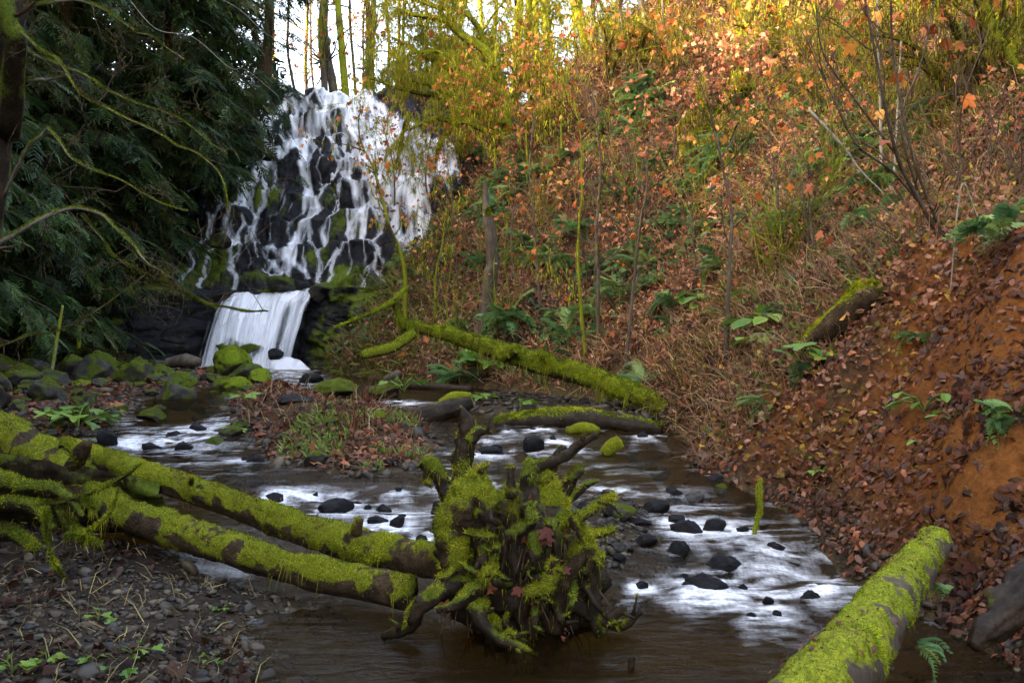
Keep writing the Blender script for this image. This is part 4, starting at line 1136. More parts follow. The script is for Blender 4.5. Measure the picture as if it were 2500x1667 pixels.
HERO = [
    (585, 868, 165, 84, "moss", 28.2, "largest dark green mossy boulder right in front of the white curtain"),
    (572, 884, 108, 90, "bright", 24.0, "bright green tall mossy boulder before the biggest boulder"),
    (643, 920, 68, 52, "bright", 22.0, "rounded mossy boulder at the foot of the falls beside the channel"),
    (585, 946, 96, 58, "bright", 20.5, "broad mossy boulder below the bright tall mossy boulder"),
    (363, 870, 94, 66, "half", 24.0, "pale brown half-mossed boulder, tallest in the rock field"),
    (340, 842, 52, 38, "grey", 26.5, "bare grey boulder behind the pale brown boulder"),
    (467, 862, 64, 36, "moss", 27.0, "low dark green boulder between driftwood and the curtain"),
    (92, 866, 88, 54, "bright", 24.5, "wide mossy boulder near the left edge of the rock field"),
    (168, 862, 76, 50, "moss", 25.0, "wedge-shaped mossy boulder beside the leaning pale stakes"),
    (262, 826, 64, 36, "bright", 28.0, "bright moss cushion boulder highest in the rock field"),
    (199, 946, 66, 42, "bright", 19.5, "round moss-capped boulder amid the rock field"),
    (247, 978, 74, 52, "moss", 17.5, "steep mossy boulder standing at the side channel"),
    (325, 956, 48, 36, "half", 19.0, "small rounded mossy boulder by the little white chute"),
    (65, 968, 76, 42, "half", 17.8, "mossy boulder with a bare dark side near the frame edge"),
    (371, 1010, 82, 36, "moss", 15.6, "flat double-humped mossy boulder above the white riffle"),
    (255, 918, 86, 48, "half", 21.5, "grey-sided boulder with moss in the middle of the rock field"),
    (35, 922, 84, 48, "half", 20.5, "half-mossy boulder at the very left of the rock field"),
    (398, 968, 70, 26, "moss", 18.2, "low mossy slab among bright green seedlings"),
    (643, 968, 52, 42, "half", 18.8, "dark upright stone with a moss cap by the channel"),
    (556, 978, 56, 32, "moss", 18.4, "olive mossy boulder with dead stalks on it"),
    (440, 925, 90, 44, "half", 21.0, "dull mossy boulder under the driftwood trunk"),
    (520, 930, 52, 44, "half", 21.8, "shadowy brown boulder between the mossy boulders"),
    (256, 1072, 58, 52, "wet", 12.6, "black boulder at the left end of the white riffle"),
    (375, 1090, 56, 26, "wet", 12.6, "smooth black stone below the white riffle, left of two"),
    (448, 1088, 50, 30, "wet", 12.6, "smooth black stone below the white riffle, right of two"),
    (562, 1052, 64, 32, "half", 13.8, "dark stone with moss at the right end of the white riffle"),
    (528, 1076, 46, 26, "half", 13.0, "small moss-capped stone just below the white riffle"),
    (482, 1040, 44, 20, "wet", 14.2, "wet black stone with water curling over it"),
    (430, 1056, 52, 16, "wet", 13.6, "flat wet stone veiled by the white riffle"),
    (757, 924, 62, 28, "wet", 26.0, "wet dark grey boulder right of the pool foam"),
    (720, 975, 90, 24, "wet", 18.6, "flat wet slab in the channel below the pool"),
    (820, 948, 104, 48, "moss", 20.6, "big grassy moss mound on the upper end of the island"),
    (932, 955, 86, 36, "moss", 20.0, "moss mound beside the dark pole"),
    (930, 1018, 42, 34, "bright", 15.6, "bright round moss cushion, left of the pair on the island"),
    (968, 1022, 44, 32, "moss", 15.4, "bright round moss cushion, right of the pair on the island"),
    (728, 1096, 30, 24, "moss", 12.6, "small moss cushion on the brown leafy island"),
    (808, 1030, 60, 30, "moss", 15.0, "mossy hump under reddish dead stalks"),
    (1511, 1252, 78, 52, "half", 8.5, "mossy green boulder beside the root mass"),
    (1599, 1240, 72, 40, "wet", 8.75, "shiny wet boulder splitting the right riffle"),
    (1560, 1276, 62, 28, "wet", 8.1, "low wet stone between mossy boulder and riffle"),
    (1652, 1200, 52, 26, "wet", 9.9, "dark stone at the head of the right riffle"),
    (1767, 1375, 90, 42, "wet", 7.35, "jagged black boulder in the right rapids"),
    (1656, 1340, 60, 44, "wet", 7.75, "dark angular stone at the end of the gravel spit"),
    (1507, 1338, 54, 36, "grey", 7.7, "brown rounded stone on the gravel spit near the roots"),
    (1576, 1318, 56, 28, "wet", 7.95, "flat wet stone on the gravel spit"),
    (1981, 1452, 60, 36, "wet", 6.72, "black stone at the foot of the right rapids"),
    (1813, 1428, 36, 20, "wet", 6.85, "small stone in the middle of the rapids foam"),
    (2104, 1466, 46, 24, "wet", 6.55, "dark stone next to the near mossy log"),
    (1668, 1408, 26, 20, "wet", 7.0, "little black stone at the left end of the rapids"),
    (1297, 1082, 62, 40, "wet", 12.6, "upright black stone in the middle ledge of white water"),
    (1205, 1094, 42, 24, "wet", 12.3, "dark stone below the ledge behind the tall snag"),
    (937, 1238, 44, 24, "wet", 8.9, "dark stone in the riffle above the mossy logs"),
    (1069, 1240, 44, 40, "wet", 8.8, "black stone beside the root mass in the left riffle"),
    (893, 1238, 24, 18, "wet", 8.9, "little stone in the riffle above the long log"),
    (620, 1118, 50, 24, "wet", 11.8, "dark stones at the near tip of the island"),
    (1690, 1212, 60, 24, "grey", 9.6, "flat grey stone by the bank at the right riffle"),
    (1763, 1184, 34, 20, "moss", 9.9, "small yellow-mossed stone under the bank brambles"),
    (1900, 1330, 50, 20, "wet", 7.5, "dark stone at the edge below the bare earth"),
]
for (u, v, w, h, kind, Y, lab) in HERO:
    Yg = float(ground_at(u, v + h * .38)[1]) + w * .25 / PX * Y
    Y = max(Y, Yg) if u < 700 and v < 1000 else Yg
    X = (u - CX) / PX * Y; Zc = CZ - (v - CY) / PX * Y
    hw, hh = w * .5 / PX * Y, h * .5 / PX * Y
    gz = float(max(terrain(X, Y), zw(X, Y) - .1))
    zt_ = Zc + hh
    hgt = max((zt_ - gz) * .62, hh)
    boulder("boulder", lab, (X, Y, zt_ - hgt * .9), (hw * 1.06, hw * .85, hgt), kind, rot=rng.uniform(-.5, .5), group="boulders in the creek bed")

cnt = 0
while cnt < 190:       # smaller stones of the rock field and the creek edges
    zone = rng.random()
    if zone < .62:
        x, y = rng.uniform(-14, -5.5), rng.uniform(11.5, 28)
        if sdpoly(np.array(x), np.array(y), ROCKBAR) < -.5: continue
        kd = ("moss", "moss", "half", "half", "half")[rng.integers(5)]; lab = "small mossy or grey stone lying in the rock field below the falls"; grp = "small stones of the rock field"
        s = .13 + .5 * rng.random() ** 2.6
    elif zone < .76:
        x, y = rng.uniform(-6.5, 2), rng.uniform(10, 24)
        d = sdpoly(np.array(x), np.array(y), ISLAND)
        if not -.7 < d < .25: continue
        kd = ("wet", "wet", "grey", "half")[rng.integers(4)]; lab = "small dark stone along the waterline of the leafy island"; grp = "stones edging the island"
        s = rng.uniform(.07, .2)
    elif zone < .91:
        x, y = rng.uniform(1, 3), rng.uniform(6.8, 16)
        d = sdist(np.array(x), np.array(y), RB)
        if not -.8 < d < .15: continue
        kd = ("wet", "wet", "grey")[rng.integers(3)]; lab = "small wet stone along the water edge under the brambly bank"; grp = "stones under the right bank"
        s = rng.uniform(.05, .14)
    else:
        x, y = rng.uniform(.1, 1.4), rng.uniform(6.7, 9.4)
        if sdpoly(np.array(x), np.array(y), SPIT) < -.25: continue
        kd = ("wet", "grey", "wet")[rng.integers(3)]; lab = "small shiny stone on the gravel spit beside the root mass"; grp = "stones of the gravel spit"
        s = rng.uniform(.04, .09)
    z = float(max(terrain(x, y), zw(x, y) - .12))
    boulder("stone", lab, (x, y, z + s * .25), (s, s * rng.uniform(.7, 1), s * rng.uniform(.6, .95)), kd, group=grp, cat="stone")
    cnt += 1

for (x_, y_, r_) in STONES:
    boulder("stone", "small black wet stone breaking the white riffles of the creek", (x_, y_, float(zw(x_, y_)) + r_ * .12), (r_ * 1.2, r_, r_ * rng.uniform(.6, 1.0)), "wet", group="stones in the riffles", cat="stone")

# driftwood among the boulders
log_thing("driftwood", "short brown driftwood trunk wedged between boulders below the falls", "driftwood",
          [(408, 884, 23.5, .12), (450, 880, 23.5, .17), (490, 884, 23.5, .1)], mat=M_BARKG, nf=0, n=14, rough=.25, mo=moss_w(1.5, 1, 1, -.3, .2))
log_thing("driftwood", "grey driftwood log lying in front of the left rock field", "driftwood",
          [(30, 1010, 15.5, .1), (90, 1002, 15.5, .16), (150, 985, 15.6, .12)], mat=M_BARKG, nf=0, n=14, rough=.25, mo=moss_w(1.1, 1, 1, -.2, .4))
log_thing("driftwood", "grey driftwood piece on the moss by the dark pole", "driftwood",
          [(940, 928, 21.0, .08), (965, 915, 21.0, .1), (978, 908, 21.0, .06)], mat=M_BARKG, nf=0, n=10, rough=.25, mo=moss_w(1.5, 1, 1, -.3, .2))
for lab, pts in (("pale leaning stake in the rock field, the taller one", [(127, 905, 18.0, .035), (140, 820, 18.0, .035), (153, 745, 18.0, .025)]), ("short pale stake behind the rock field", [(192, 850, 23.0, .05), (194, 795, 23.0, .05)])):
    log_thing("leaning_stake", lab, "stake", pts, mat=M_PALE, nf=0, n=8, mo=moss_w(0, 1, 2, .1, .4), sub_part="shaft")
log_thing("dead_branch", "thin dead branch lying down the earth slope", "branch", [(2068, 1345, 7.3, .008), (2115, 1240, 7.7, .009), (2165, 1125, 8.2, .007)], mat=M_PALE, nf=0, n=6, mo=moss_w(2, 1, 1, -.5, .1))

# ------------------------------------------------------------------ plant kit
def leaf_template(lobes=5, cup=.18):
    """lobed maple leaf, stalk end at the origin, about 1 long"""
    an, rd = [], []
    spans = {5: [(-2.5, .45), (-2.15, .62), (-1.72, .42), (-1.35, .80), (-1.08, .92), (-.85, .74), (-.55, .5), (-.22, .86), (0, 1.06), (.22, .84), (.55, .5), (.85, .76), (1.08, .9), (1.35, .78), (1.72, .42), (2.15, .6), (2.5, .45)], 3: [(-1.5, .5), (-.9, .3), (0, 1.0), (.9, .3), (1.5, .5)]}[lobes]
    P = [(0, 0, 0)] + [(.3 + r * math.cos(a) * .62, r * math.sin(a) * .62, 0) for a, r in spans]
    V = np.array(P, float); V[:, 2] = cup * (V[:, 1] ** 2 * 2 - (V[:, 0] - .4) ** 2)
    n = len(spans)
    return V, np.array([[0, i, i + 1] for i in range(1, n)])


LEAF5 = leaf_template(5); LEAF5B = leaf_template(5, -.3); LEAF3 = leaf_template(3, .3)
LEAFS = (np.array([(0, 0, 0), (.5, .26, .07), (1, 0, -.04), (.5, -.26, .09)], float), np.array([[0, 1, 2], [0, 2, 3]]))
LEAFC = (np.array([(0, 0, 0), (.35, .25, .14), (.75, .2, .05), (1, 0, -.1), (.75, -.2, .12), (.35, -.25, .02)], float), np.array([[0, 1, 5], [1, 2, 4], [1, 4, 5], [2, 3, 4]]))


def frond(length=1.0, droop=.55, npin=20, pw=.30, seed=0):
    """one sword-fern frond along +X, arching"""
    r_ = np.random.default_rng(seed)
    t = np.linspace(0, 1, npin + 1)
    x = t * (1 - .22 * droop * t); z = .55 * t - droop * t ** 2 * 1.05
    V, F = [], []
    for i in range(npin):
        for s in (-1, 1):
            tt = t[i] + .02 * r_.normal()
            w = pw * (np.sin(np.pi * min(tt * .82 + .18, 1)) ** .8) * (.9 + .2 * r_.random())
            if tt < .1: continue
            p = np.array([np.interp(tt, t, x), 0, np.interp(tt, t, z)])
            bw = .55 / npin
            b = len(V)
            V += [p + (-bw, 0, 0), p + (bw, 0, 0), p + (bw * 1.6 + .04, s * w * .6, .01), p + (.10, s * w, -.035 - .03 * r_.random())]
            F += [(b, b + 1, b + 2), (b, b + 2, b + 3)]
    b = len(V)
    for i in (0, 7, 14, npin):
        V += [np.array([x[i], .008, z[i]]), np.array([x[i], -.008, z[i]])]
    for i in range(3):
        q = b + 2 * i; F += [(q, q + 1, q + 3), (q, q + 3, q + 2)]
    return np.array(V) * length, np.array(F)


FROND = []
for k in range(5):
    V, F = frond(1.0, .4 + .16 * k, 19 + k, .20 + .02 * k, k)
    FROND.append(MB().add(V, F3=F))
FRONDL = [f.mesh("frond", M_FERN, smooth=False) for f in FROND]
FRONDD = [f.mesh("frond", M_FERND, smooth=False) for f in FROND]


def slope_n(x, y):
    e = .25
    hx = (terrain(x + e, y) - terrain(x - e, y)) / (2 * e); hy = (terrain(x, y + e) - terrain(x, y - e)) / (2 * e)
    return unit(np.stack(np.broadcast_arrays(-hx, -hy, np.ones_like(hx)), -1))


def fern(loc, size, label, group, nf=11, dark=False, name="sword_fern"):
    o = thing(name, label, "fern", loc, group)
    n = slope_n(np.array(loc[0]), np.array(loc[1]))
    a0 = math.atan2(n[1], n[0])
    for k in range(nf):
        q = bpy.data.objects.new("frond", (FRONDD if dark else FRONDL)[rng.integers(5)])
        # fronds hang mostly down the slope
        a = a0 + rng.normal() * 1.15 if rng.random() < .75 else rng.uniform(0, 6.28)
        s = size * rng.uniform(.65, 1.1)
        q.rotation_euler = (rng.normal() * .25, -rng.uniform(-.25, .6) + .25 * math.cos(a - a0), a)
        q.scale = (s, s, s); q.parent = o
        COL.objects.link(q)
    return o


ORD = ["leftmost", "second from the left", "third from the left", "fourth from the left", "fifth from the left", "sixth from the left", "seventh from the left", "eighth from the left",
       "ninth from the left", "tenth from the left", "eleventh from the left", "twelfth from the left", "thirteenth from the left", "fourteenth from the left", "fifteenth from the left", "sixteenth from the left"] + [w + " from the left" for w in "seventeenth eighteenth nineteenth twentieth twenty-first twenty-second twenty-third twenty-fourth twenty-fifth twenty-sixth".split()]


_ONES = "first second third fourth fifth sixth seventh eighth ninth tenth eleventh twelfth thirteenth fourteenth fifteenth sixteenth seventeenth eighteenth nineteenth".split()
_TENS = {2: "twent", 3: "thirt", 4: "fort", 5: "fift", 6: "sixt", 7: "sevent", 8: "eight", 9: "ninet"}


def ordw(n):
    if n < 20: return _ONES[n - 1]
    return _TENS[n // 10] + ("ieth" if n % 10 == 0 else "y-" + _ONES[n % 10 - 1])


def ordinal(i, n):
    if i == n - 1 and n > 1: return "rightmost"
    return ORD[i] if i < len(ORD) else "number %d from the left" % (i + 1)


def C3(a, b): return (1000 + a * .3826, b * .3826)
def C4(a, b): return (1700 + a * .3826, b * .3826)
def C7(a, b): return (1200 + a * .3826, 500 + b * .3826)
def C8(a, b): return (1700 + a * .3826, 500 + b * .3826)
def C6(a, b): return (700 + a * .3826, 600 + b * .3826)


FERNS = [C3(*q) for q in [(1440, 640), (1440, 830), (1530, 680), (590, 890), (980, 1010), (640, 1150), (540, 1170), (860, 1100), (1530, 1070), (1580, 1200), (1420, 1220), (1820, 1200), (1780, 1370), (2040, 950), (2060, 1030),
                          (560, 1320), (1000, 1440), (1380, 1290), (420, 980), (450, 1040), (590, 1420), (1080, 1500), (1230, 1220), (700, 1220), (760, 1110), (1480, 560)]]
FERNS += [C4(*q) for q in [(380, 690), (700, 740), (250, 950), (160, 1000), (310, 1010), (820, 1080), (1900, 260), (1850, 210), (1480, 990), (1560, 680), (1620, 740), (700, 1080), (330, 370), (270, 330), (1160, 1410), (880, 1080), (1300, 1370), (1650, 420), (960, 1010), (450, 330)]]
FERNS += [C7(*q) for q in [(90, 760), (420, 350), (250, 250), (1250, 90), (900, 320), (970, 400), (960, 1080), (1010, 1150), (1170, 620), (1170, 800), (740, 850), (470, 820), (1880, 700), (640, 700), (330, 320), (150, 350)]]
FERNS += [C8(*q) for q in [(590, 680), (2030, 1310), (1990, 1400), (1120, 170), (1440, 860), (490, 1290), (700, 1060)]]
FERNS += [C6(*q) for q in [(1400, 490), (1140, 500), (1110, 880), (1800, 590), (300, 440), (1760, 1000 - 560)]]
zones = {}
for u, v in FERNS:
    p = ground_at(u, v, water=False)
    zn = "near the hill crest" if v < 190 else "high on the leafy slope" if v < 330 else "on the middle of the leafy slope" if v < 480 else "low on the slope above the fallen tree" if v < 700 else "near the foot of the slope"
    zones.setdefault(zn, []).append((u, v, p))
for zn, lst in zones.items():
    lst.sort(key=lambda q: q[0])
    for i, (u, v, p) in enumerate(lst):
        s = np.clip(.62 + .009 * p[1] + rng.normal() * .1, .3, 1.05)
        if p[1] < 9: s = .3
        elif p[1] < 13: s = .42
        fern(p, s, "green sword fern %s, %s there" % (zn, ordinal(i, len(lst))), "sword ferns on the slope", nf=rng.integers(9, 15))
EXF = []
while len(EXF) < 60:
    u, v = rng.uniform(1090, 2300), rng.uniform(190, 720)
    if v > 560 and u > 1800: continue
    p = ground_at(u, v, water=False)
    if p[1] > 13: EXF.append((u, v, p))
EXF.sort(key=lambda q: q[0])
for i, (u, v, p) in enumerate(EXF):
    fern(p, rng.uniform(.5, .85), "lesser fern half hidden in the slope brush, %s from the left" % ordw(i + 1), "lesser ferns of the slope", nf=9, name="brush_fern")
fern(px(2440, 560, 8.4), .5, "tall upright fern on the crest of the bare earth slope", "sword ferns on the slope", nf=16)
for lab, q in (("small fern sprouting under the near mossy log, the upper one", (2300, 1440, 4.9)), ("small fern sprouting under the near mossy log, the lower one", (2235, 1580, 3.9))):
    fern(px(*q), .16, lab, "ferns under the near log", nf=6)

# ferns of the shady left bank
LF = []
while len(LF) < 46:
    u, v = rng.uniform(-60, 560), rng.uniform(430, 800)
    if u > 440 and v > 720: continue
    p = ground_at(u, v, water=False)
    if p[1] < 12 or p[1] > 36: continue
    LF.append((u, v, p))
LF.sort(key=lambda q: q[0])
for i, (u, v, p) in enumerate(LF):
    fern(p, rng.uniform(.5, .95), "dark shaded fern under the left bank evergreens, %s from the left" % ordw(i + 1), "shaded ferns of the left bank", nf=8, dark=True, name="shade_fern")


# broad-leaved plants
BL = []
for k in range(3):
    V, F = leaf_template(5, .1 + .12 * k)
    BL.append(MB().add(V, F3=F).mesh("leaf", M_BROAD, smooth=False))
V = np.array([(0, 0, 0), (.2, .22, .05), (.5, .3, .06), (.8, .2, 0), (1, 0, -.1), (.8, -.2, 0), (.5, -.3, .06), (.2, -.22, .05)]); F = np.array([[0, i, i + 1] for i in range(1, 7)])
BROADOVAL = [MB().add(V, F3=F).mesh("leaf", M_BROAD, smooth=False)]


def leafy(loc, size, label, n=7, oval=False, group=None, h=.6):
    o = thing("leafy_plant", label, "plant", loc, group)
    b = MB()
    for k in range(n):
        a = rng.uniform(0, 6.28); rr = size * rng.uniform(.3, 1.0)
        e = np.array([math.cos(a) * rr, math.sin(a) * rr, size * h * rng.uniform(.5, 1.2)])
        tube(b, np.array(loc) + smooth_path(np.array([(0, 0, 0), e * (.4, .4, .7), e]), 3), [.006 * size / .2] * 7, 4, col=(.10, .13, .03))
        q = bpy.data.objects.new("leaf", (BROADOVAL if oval else BL)[rng.integers(1 if oval else 3)])
        q.location = [float(c) for c in e]; s = size * rng.uniform(.5, .95)
        q.scale = (s, s, s); q.rotation_euler = (rng.normal() * .3, rng.uniform(0, .5), a + rng.normal() * .4); q.parent = o
        COL.objects.link(q)
    part("stems", b, M_STEM, o)


for lab, (u, v), s, n, ov in [
        ("large bright broad-leaved plant on the earth slope", (2255, 1010), .26, 9, True), ("small green plant right of the broad-leaved one on the slope", (2325, 1030), .14, 7, True), ("green plant at the frame edge on the slope", (2490, 1030), .2, 8, True),
        ("small green plant below the broad-leaved plant", (2245, 1090), .13, 6, True), ("bright plant low on the brambly bank", (2005, 1160), .13, 6, False), ("green seedling above the bare earth scar", (1985, 1130), .1, 5, False),
        ("bright lobed-leaf plant at the gravel bottom edge, leftmost", (115, 1625), .15, 6, False), ("bright lobed-leaf plant near the bottom, by a dry stalk", (230, 1618), .12, 5, False), ("bright lobed-leaf plant in the gravel, highest of the three", (328, 1602), .15, 6, False),
        ("bright lobed-leaf plant low beside the dead leaves", (295, 1640), .13, 5, False), ("small bright plant at the pool side of the gravel", (515, 1620), .11, 5, False), ("plant with big leaves cut by the left bottom corner", (30, 1650), .2, 7, False),
        ("green seedlings beside the mossy clump on the gravel", (240, 1515), .14, 7, False), ("seedling patch at the gravel edge by the small stream", (545, 1490), .09, 8, False),
        ("lush bright broad-leaved plant behind the left mossy logs", (190, 1050), .42, 14, False), ("bright green plant beside the lush one behind the logs", (225, 1030), .35, 10, False), ("light green sprig by the white riffle", (570, 1060), .2, 6, False),
        ("bright seedlings growing on the mossy slab", (395, 935), .35, 8, False), ("yellow-green sprig among the mossy boulders", (425, 950), .25, 5, False), ("green plants beside the olive mossy boulder", (600, 985), .3, 7, False),
        ("bright leafy patch on the sunlit slope, upper", (1710, 760), .4, 10, True), ("bright leafy patch on the sunlit slope, lower", (1880, 810), .4, 10, True), ("green leafy patch left on the sunlit slope", (1850, 745), .4, 10, True), ("green leafy clump beside the thin grey sapling", (1715, 770), .3, 8, True),
        ("green leafy clump below the sunlit patches", (1860, 860), .35, 9, True), ("green plant right below the hillside log", (2015, 885), .3, 8, True), ("green plant on the top of the rotten log", (1270, 1000), .25, 7, True), ("bright plant on the head of the gravel bar", (1175, 978), .25, 6, False),
        ("yellow sprig rising from the moss mounds", (985, 955), .4, 8, False), ("yellow-leaved bush on the bank under the fallen tree", (1190, 905), .6, 18, False), ("yellow-green leafy patch under the hillside log", (1990, 900), .4, 12, False)]:
    gp = ground_at(u, v)
    leafy(gp, s * (.6 if gp[1] < 7.5 and u < 700 else 1.0), lab, n, ov)


# branching wood
def grow(p, d, L, r, depth, out, bend=.25, up=.15, kids=(3, 5), tips=None, seg=5, spread=.8, shrink=.62):
    pts, rad = [p], [r]
    st_ = L / seg
    for i in range(seg):
        d = unit(d + rng.normal(size=3) * bend * .5 + np.array([0, 0, up * .3]))
        p = p + d * st_; pts.append(p); rad.append(r * (1 - .75 * (i + 1) / seg))
    out.append((np.array(pts), np.array(rad)))
    if depth <= 0:
        if tips is not None: tips.append((pts[-1], d)); tips.append((pts[-2], d))
        return
    for k in range(rng.integers(*kids)):
        i = rng.integers(1, seg + 1)
        dd = unit(d + rng.normal(size=3) * spread)
        grow(pts[i], dd, L * shrink * rng.uniform(.6, 1.1), rad[i] * .65, depth - 1, out, bend, up, kids, tips, max(seg - 1, 3), spread, shrink)


ORANGE = [(.36, .10, .022), (.27, .065, .018), (.40, .15, .03), (.19, .045, .018), (.42, .2, .04)]
BROWNL = [(.20, .068, .030), (.32, .12, .055), (.10, .034, .016), (.42, .19, .095), (.25, .078, .044), (.48, .27, .15)]
PURPL = [(.065, .027, .017), (.11, .052, .034), (.042, .019, .012), (.18, .105, .078), (.13, .048, .023)]


def leaves_at(mb, pts, n, size, pal, hang=.7, tmpl=LEAF5, spread=.12):
    pts = np.asarray(pts)
    if len(pts) == 0 or n == 0: return
    p = pts[rng.integers(len(pts), size=n)] + rng.normal(size=(n, 3)) * spread
    d = rng.normal(size=(n, 3)); d[:, 2] -= hang * 1.5
    R = basis_x(d, roll=rng.uniform(0, 6.28, n))
    scatter(mb, *tmpl, p, R, size * rng.uniform(.6, 1.2, n), mixcol(pal, n, .18))


lb = MB(); leaves_at(lb, _wad_pts - np.array([0, .05, 0]), 90, .05, [(.16, .05, .03), (.1, .04, .03), (.24, .08, .04)], spread=.03)
for u_, v_, s_ in ((1345, 1290, .12), (1330, 1303, .1), (1205, 1440, .07), (1080, 1488, .08), (1260, 1430, .08), (1375, 1395, .06)):
    scatter(lb, *LEAF5B, px(u_, v_, 5.36)[None], basis(np.array([[.1, -.7, .7]]), rng.uniform(0, 6, 1)), np.array([s_]), mixcol([(.12, .03, .016), (.09, .026, .016)], 1))
part("stuck_leaves", lb, M_LEAF, wad, smooth=False, kind="stuff")


def sapling(label, path, r_in, leaves=40, lsize=.16, pal=ORANGE, bark=M_BARKG, side=9, sl=.9, mo=.0, fz=0, name="sapling", group="saplings on the slope", depth=1, cat="sapling", up=.35, hangm=0):
    """path: list of world points from base to tip"""
    P = np.array(path); loc = P[0]; r = r_in * .68
    t = thing(name, label, cat, loc, group)
    Q = smooth_path(P, 5)
    Q = Q + .05 * np.linalg.norm(P[-1] - P[0]) * np.stack([fbm(Q[:, 2] * .8 + k * 9 + loc[0], Q[:, 2] * .1 + loc[1], oct=2) for k in range(3)], 1) * np.linspace(0, 1, len(Q))[:, None] * np.array([1, 1, 0])
    b = MB()
    tube(b, Q, np.linspace(r, r * .25, len(Q)), 8, moss=moss_w(.0, loc[0], 2.5, mo - .3, .7), rough=.12, freq=8)
    part("trunk", b, bark, t)
    br, tips = [], []
    for k in range(side):
        i = int(len(Q) * rng.uniform(.25, .98)); i = min(i, len(Q) - 1)
        a = rng.uniform(0, 6.28)
        grow(Q[i], unit(np.array([math.cos(a), math.sin(a) * .7, rng.uniform(.2, 1.2)])), sl * rng.uniform(.5, 1.2), r * .32, depth, br, .35, up, (2, 4), tips, 5)
    tb = MB()
    for pp, rr in br: tube(tb, pp, np.maximum(rr, .0035), 3, moss=max(mo - .2, 0))
    part("twigs", tb, bark if bark is not M_BARKG else M_TWIG, t, kind="stuff")
    if leaves:
        lb = MB()
        leaves_at(lb, [q[0] for q in tips] + [q for q in Q[len(Q) // 2:]], leaves, lsize, pal)
        part("leaves", lb, M_LEAF, t, smooth=False, kind="stuff")
    if hangm:
        hb = MB()
        for pp, rr in br + [(Q, None)]:
            m = int(hangm * len(pp))
            if m < 1: continue
            q = pp[rng.integers(len(pp), size=m)] + rng.normal(size=(m, 3)) * .03
            blades(hb, q, np.array([0, 0, -1.]) + rng.normal(size=(m, 3)) * .2, rng.uniform(.05, .25, m), .02, mixcol(MOSS_PAL + MOSS_BROWN, m, .2))
        part("hanging_moss", hb, M_MOSSB, t, smooth=False, kind="stuff")
    return t


def pxs(pts, dY=0.0):
    """stem path: the base stands on the ground, the rest keeps its distance"""
    g = ground_at(*pts[0], water=False)
    return [g - (0, 0, .1)] + [px(u, v, g[1] + dY * (i + 1)) for i, (u, v) in enumerate(pts[1:])]


SAP = [
    ("slim grey-green sapling behind the mossy fallen tree, tallest pale stem", [(1430, 880), (1420, 700), (1412, 480), (1400, 250)], .07, 26),
    ("sapling with pale upper stem right of the tallest one", [(1464, 850), (1460, 700), (1456, 450), (1452, 215)], .07, 30),
    ("thin dark sapling left of the tall pale stems", [(1322, 770), (1312, 640), (1308, 480), (1295, 290)], .06, 30),
    ("short straight sapling between the pale stems", [(1448, 760), (1455, 600), (1450, 430)], .045, 18),
    ("pale yellow slanting sapling rising from the fallen tree", [(1525, 925), (1545, 710), (1572, 500), (1583, 370)], .06, 14),
    ("thin grey twin-stemmed sapling in the middle of the slope", [(1772, 890), (1776, 690), (1781, 480), (1742, 320)], .06, 12),
    ("pale straight pole sapling high on the slope, left of two", [(1977, 640), (1966, 540), (1940, 380)], .04, 6),
    ("pale straight pole sapling high on the slope, right of two", [(1990, 640), (1978, 540), (1955, 360)], .04, 6),
    ("mossy forked sapling growing on the end of the fallen tree", [(990, 800), (985, 640), (950, 540), (915, 440), (880, 350)], .11, 90),
    ("thin sapling right of the forked mossy one", [(1062, 790), (1060, 690), (1076, 590), (1095, 440)], .06, 60),
    ("orange-leaved sapling in front of the upper fall", [(960, 560), (962, 420), (945, 330), (930, 290)], .06, 110),
    ("orange-leaved sapling at the right edge of the upper fall", [(1060, 560), (1040, 430), (1055, 320), (1040, 250)], .06, 110),
    ("orange-leaved bush below the mossy maple, leftmost", [(1130, 480), (1120, 380), (1130, 280)], .05, 150),
    ("orange-leaved bush below the mossy maple, second from left", [(1210, 440), (1205, 340), (1190, 230)], .05, 170),
    ("orange-leaved bush below the mossy maple, third from left", [(1290, 420), (1285, 320), (1300, 190)], .05, 170),
    ("orange-leaved bush below the mossy trunks, rightmost", [(1370, 390), (1375, 280), (1400, 150)], .05, 170),
    ("reddish leafy bush on the bulge of the upper slope", [(1790, 300), (1790, 240), (1800, 175)], .05, 190),
    ("reddish leafy bush right of the bulge of the upper slope", [(1880, 320), (1870, 250), (1875, 190)], .05, 150),
    ("reddish leafy bush left of the bulge of the upper slope", [(1720, 330), (1715, 260), (1735, 185)], .05, 150),
    ("leafy brown bush below the hanging moss", [(1650, 420), (1648, 340), (1660, 250)], .05, 110),
    ("small sapling with withered leaves above the fern band", [(1560, 640), (1556, 500), (1560, 350)], .04, 40),
    ("thin sapling near the snag with a few orange leaves", [(1260, 700), (1248, 560), (1262, 400)], .04, 50),
    ("thin leaning sapling with orange leaves by the snag", [(1120, 700), (1105, 560), (1080, 420)], .04, 60),
    ("bare thin sapling under the sunlit patch", [(1700, 700), (1690, 560), (1700, 420)], .035, 10),
    ("thin sapling far up on the right slope", [(2040, 420), (2030, 300), (2050, 160)], .045, 20),
    ("grey sapling among leaves left of the bare shrub", [(1905, 560), (1890, 420), (1880, 280)], .04, 20),
]
for i, (lab, pts, r, nl) in enumerate(SAP):
    mossy = "mossy" in lab
    red = "reddish" in lab or "brown" in lab
    sapling(lab, pxs(pts), r, int(nl * 1.5), .14 if nl > 100 else .13, BROWNL + [(.3, .09, .05)] if red else ORANGE + BROWNL[:3], M_BARK if mossy else M_BARKG, side=16 if nl > 100 else 10, sl=1.3 if nl > 100 else 1.1, mo=.5 if mossy else -.05, depth=2 if nl > 100 else 1, hangm=3 if mossy else 0)

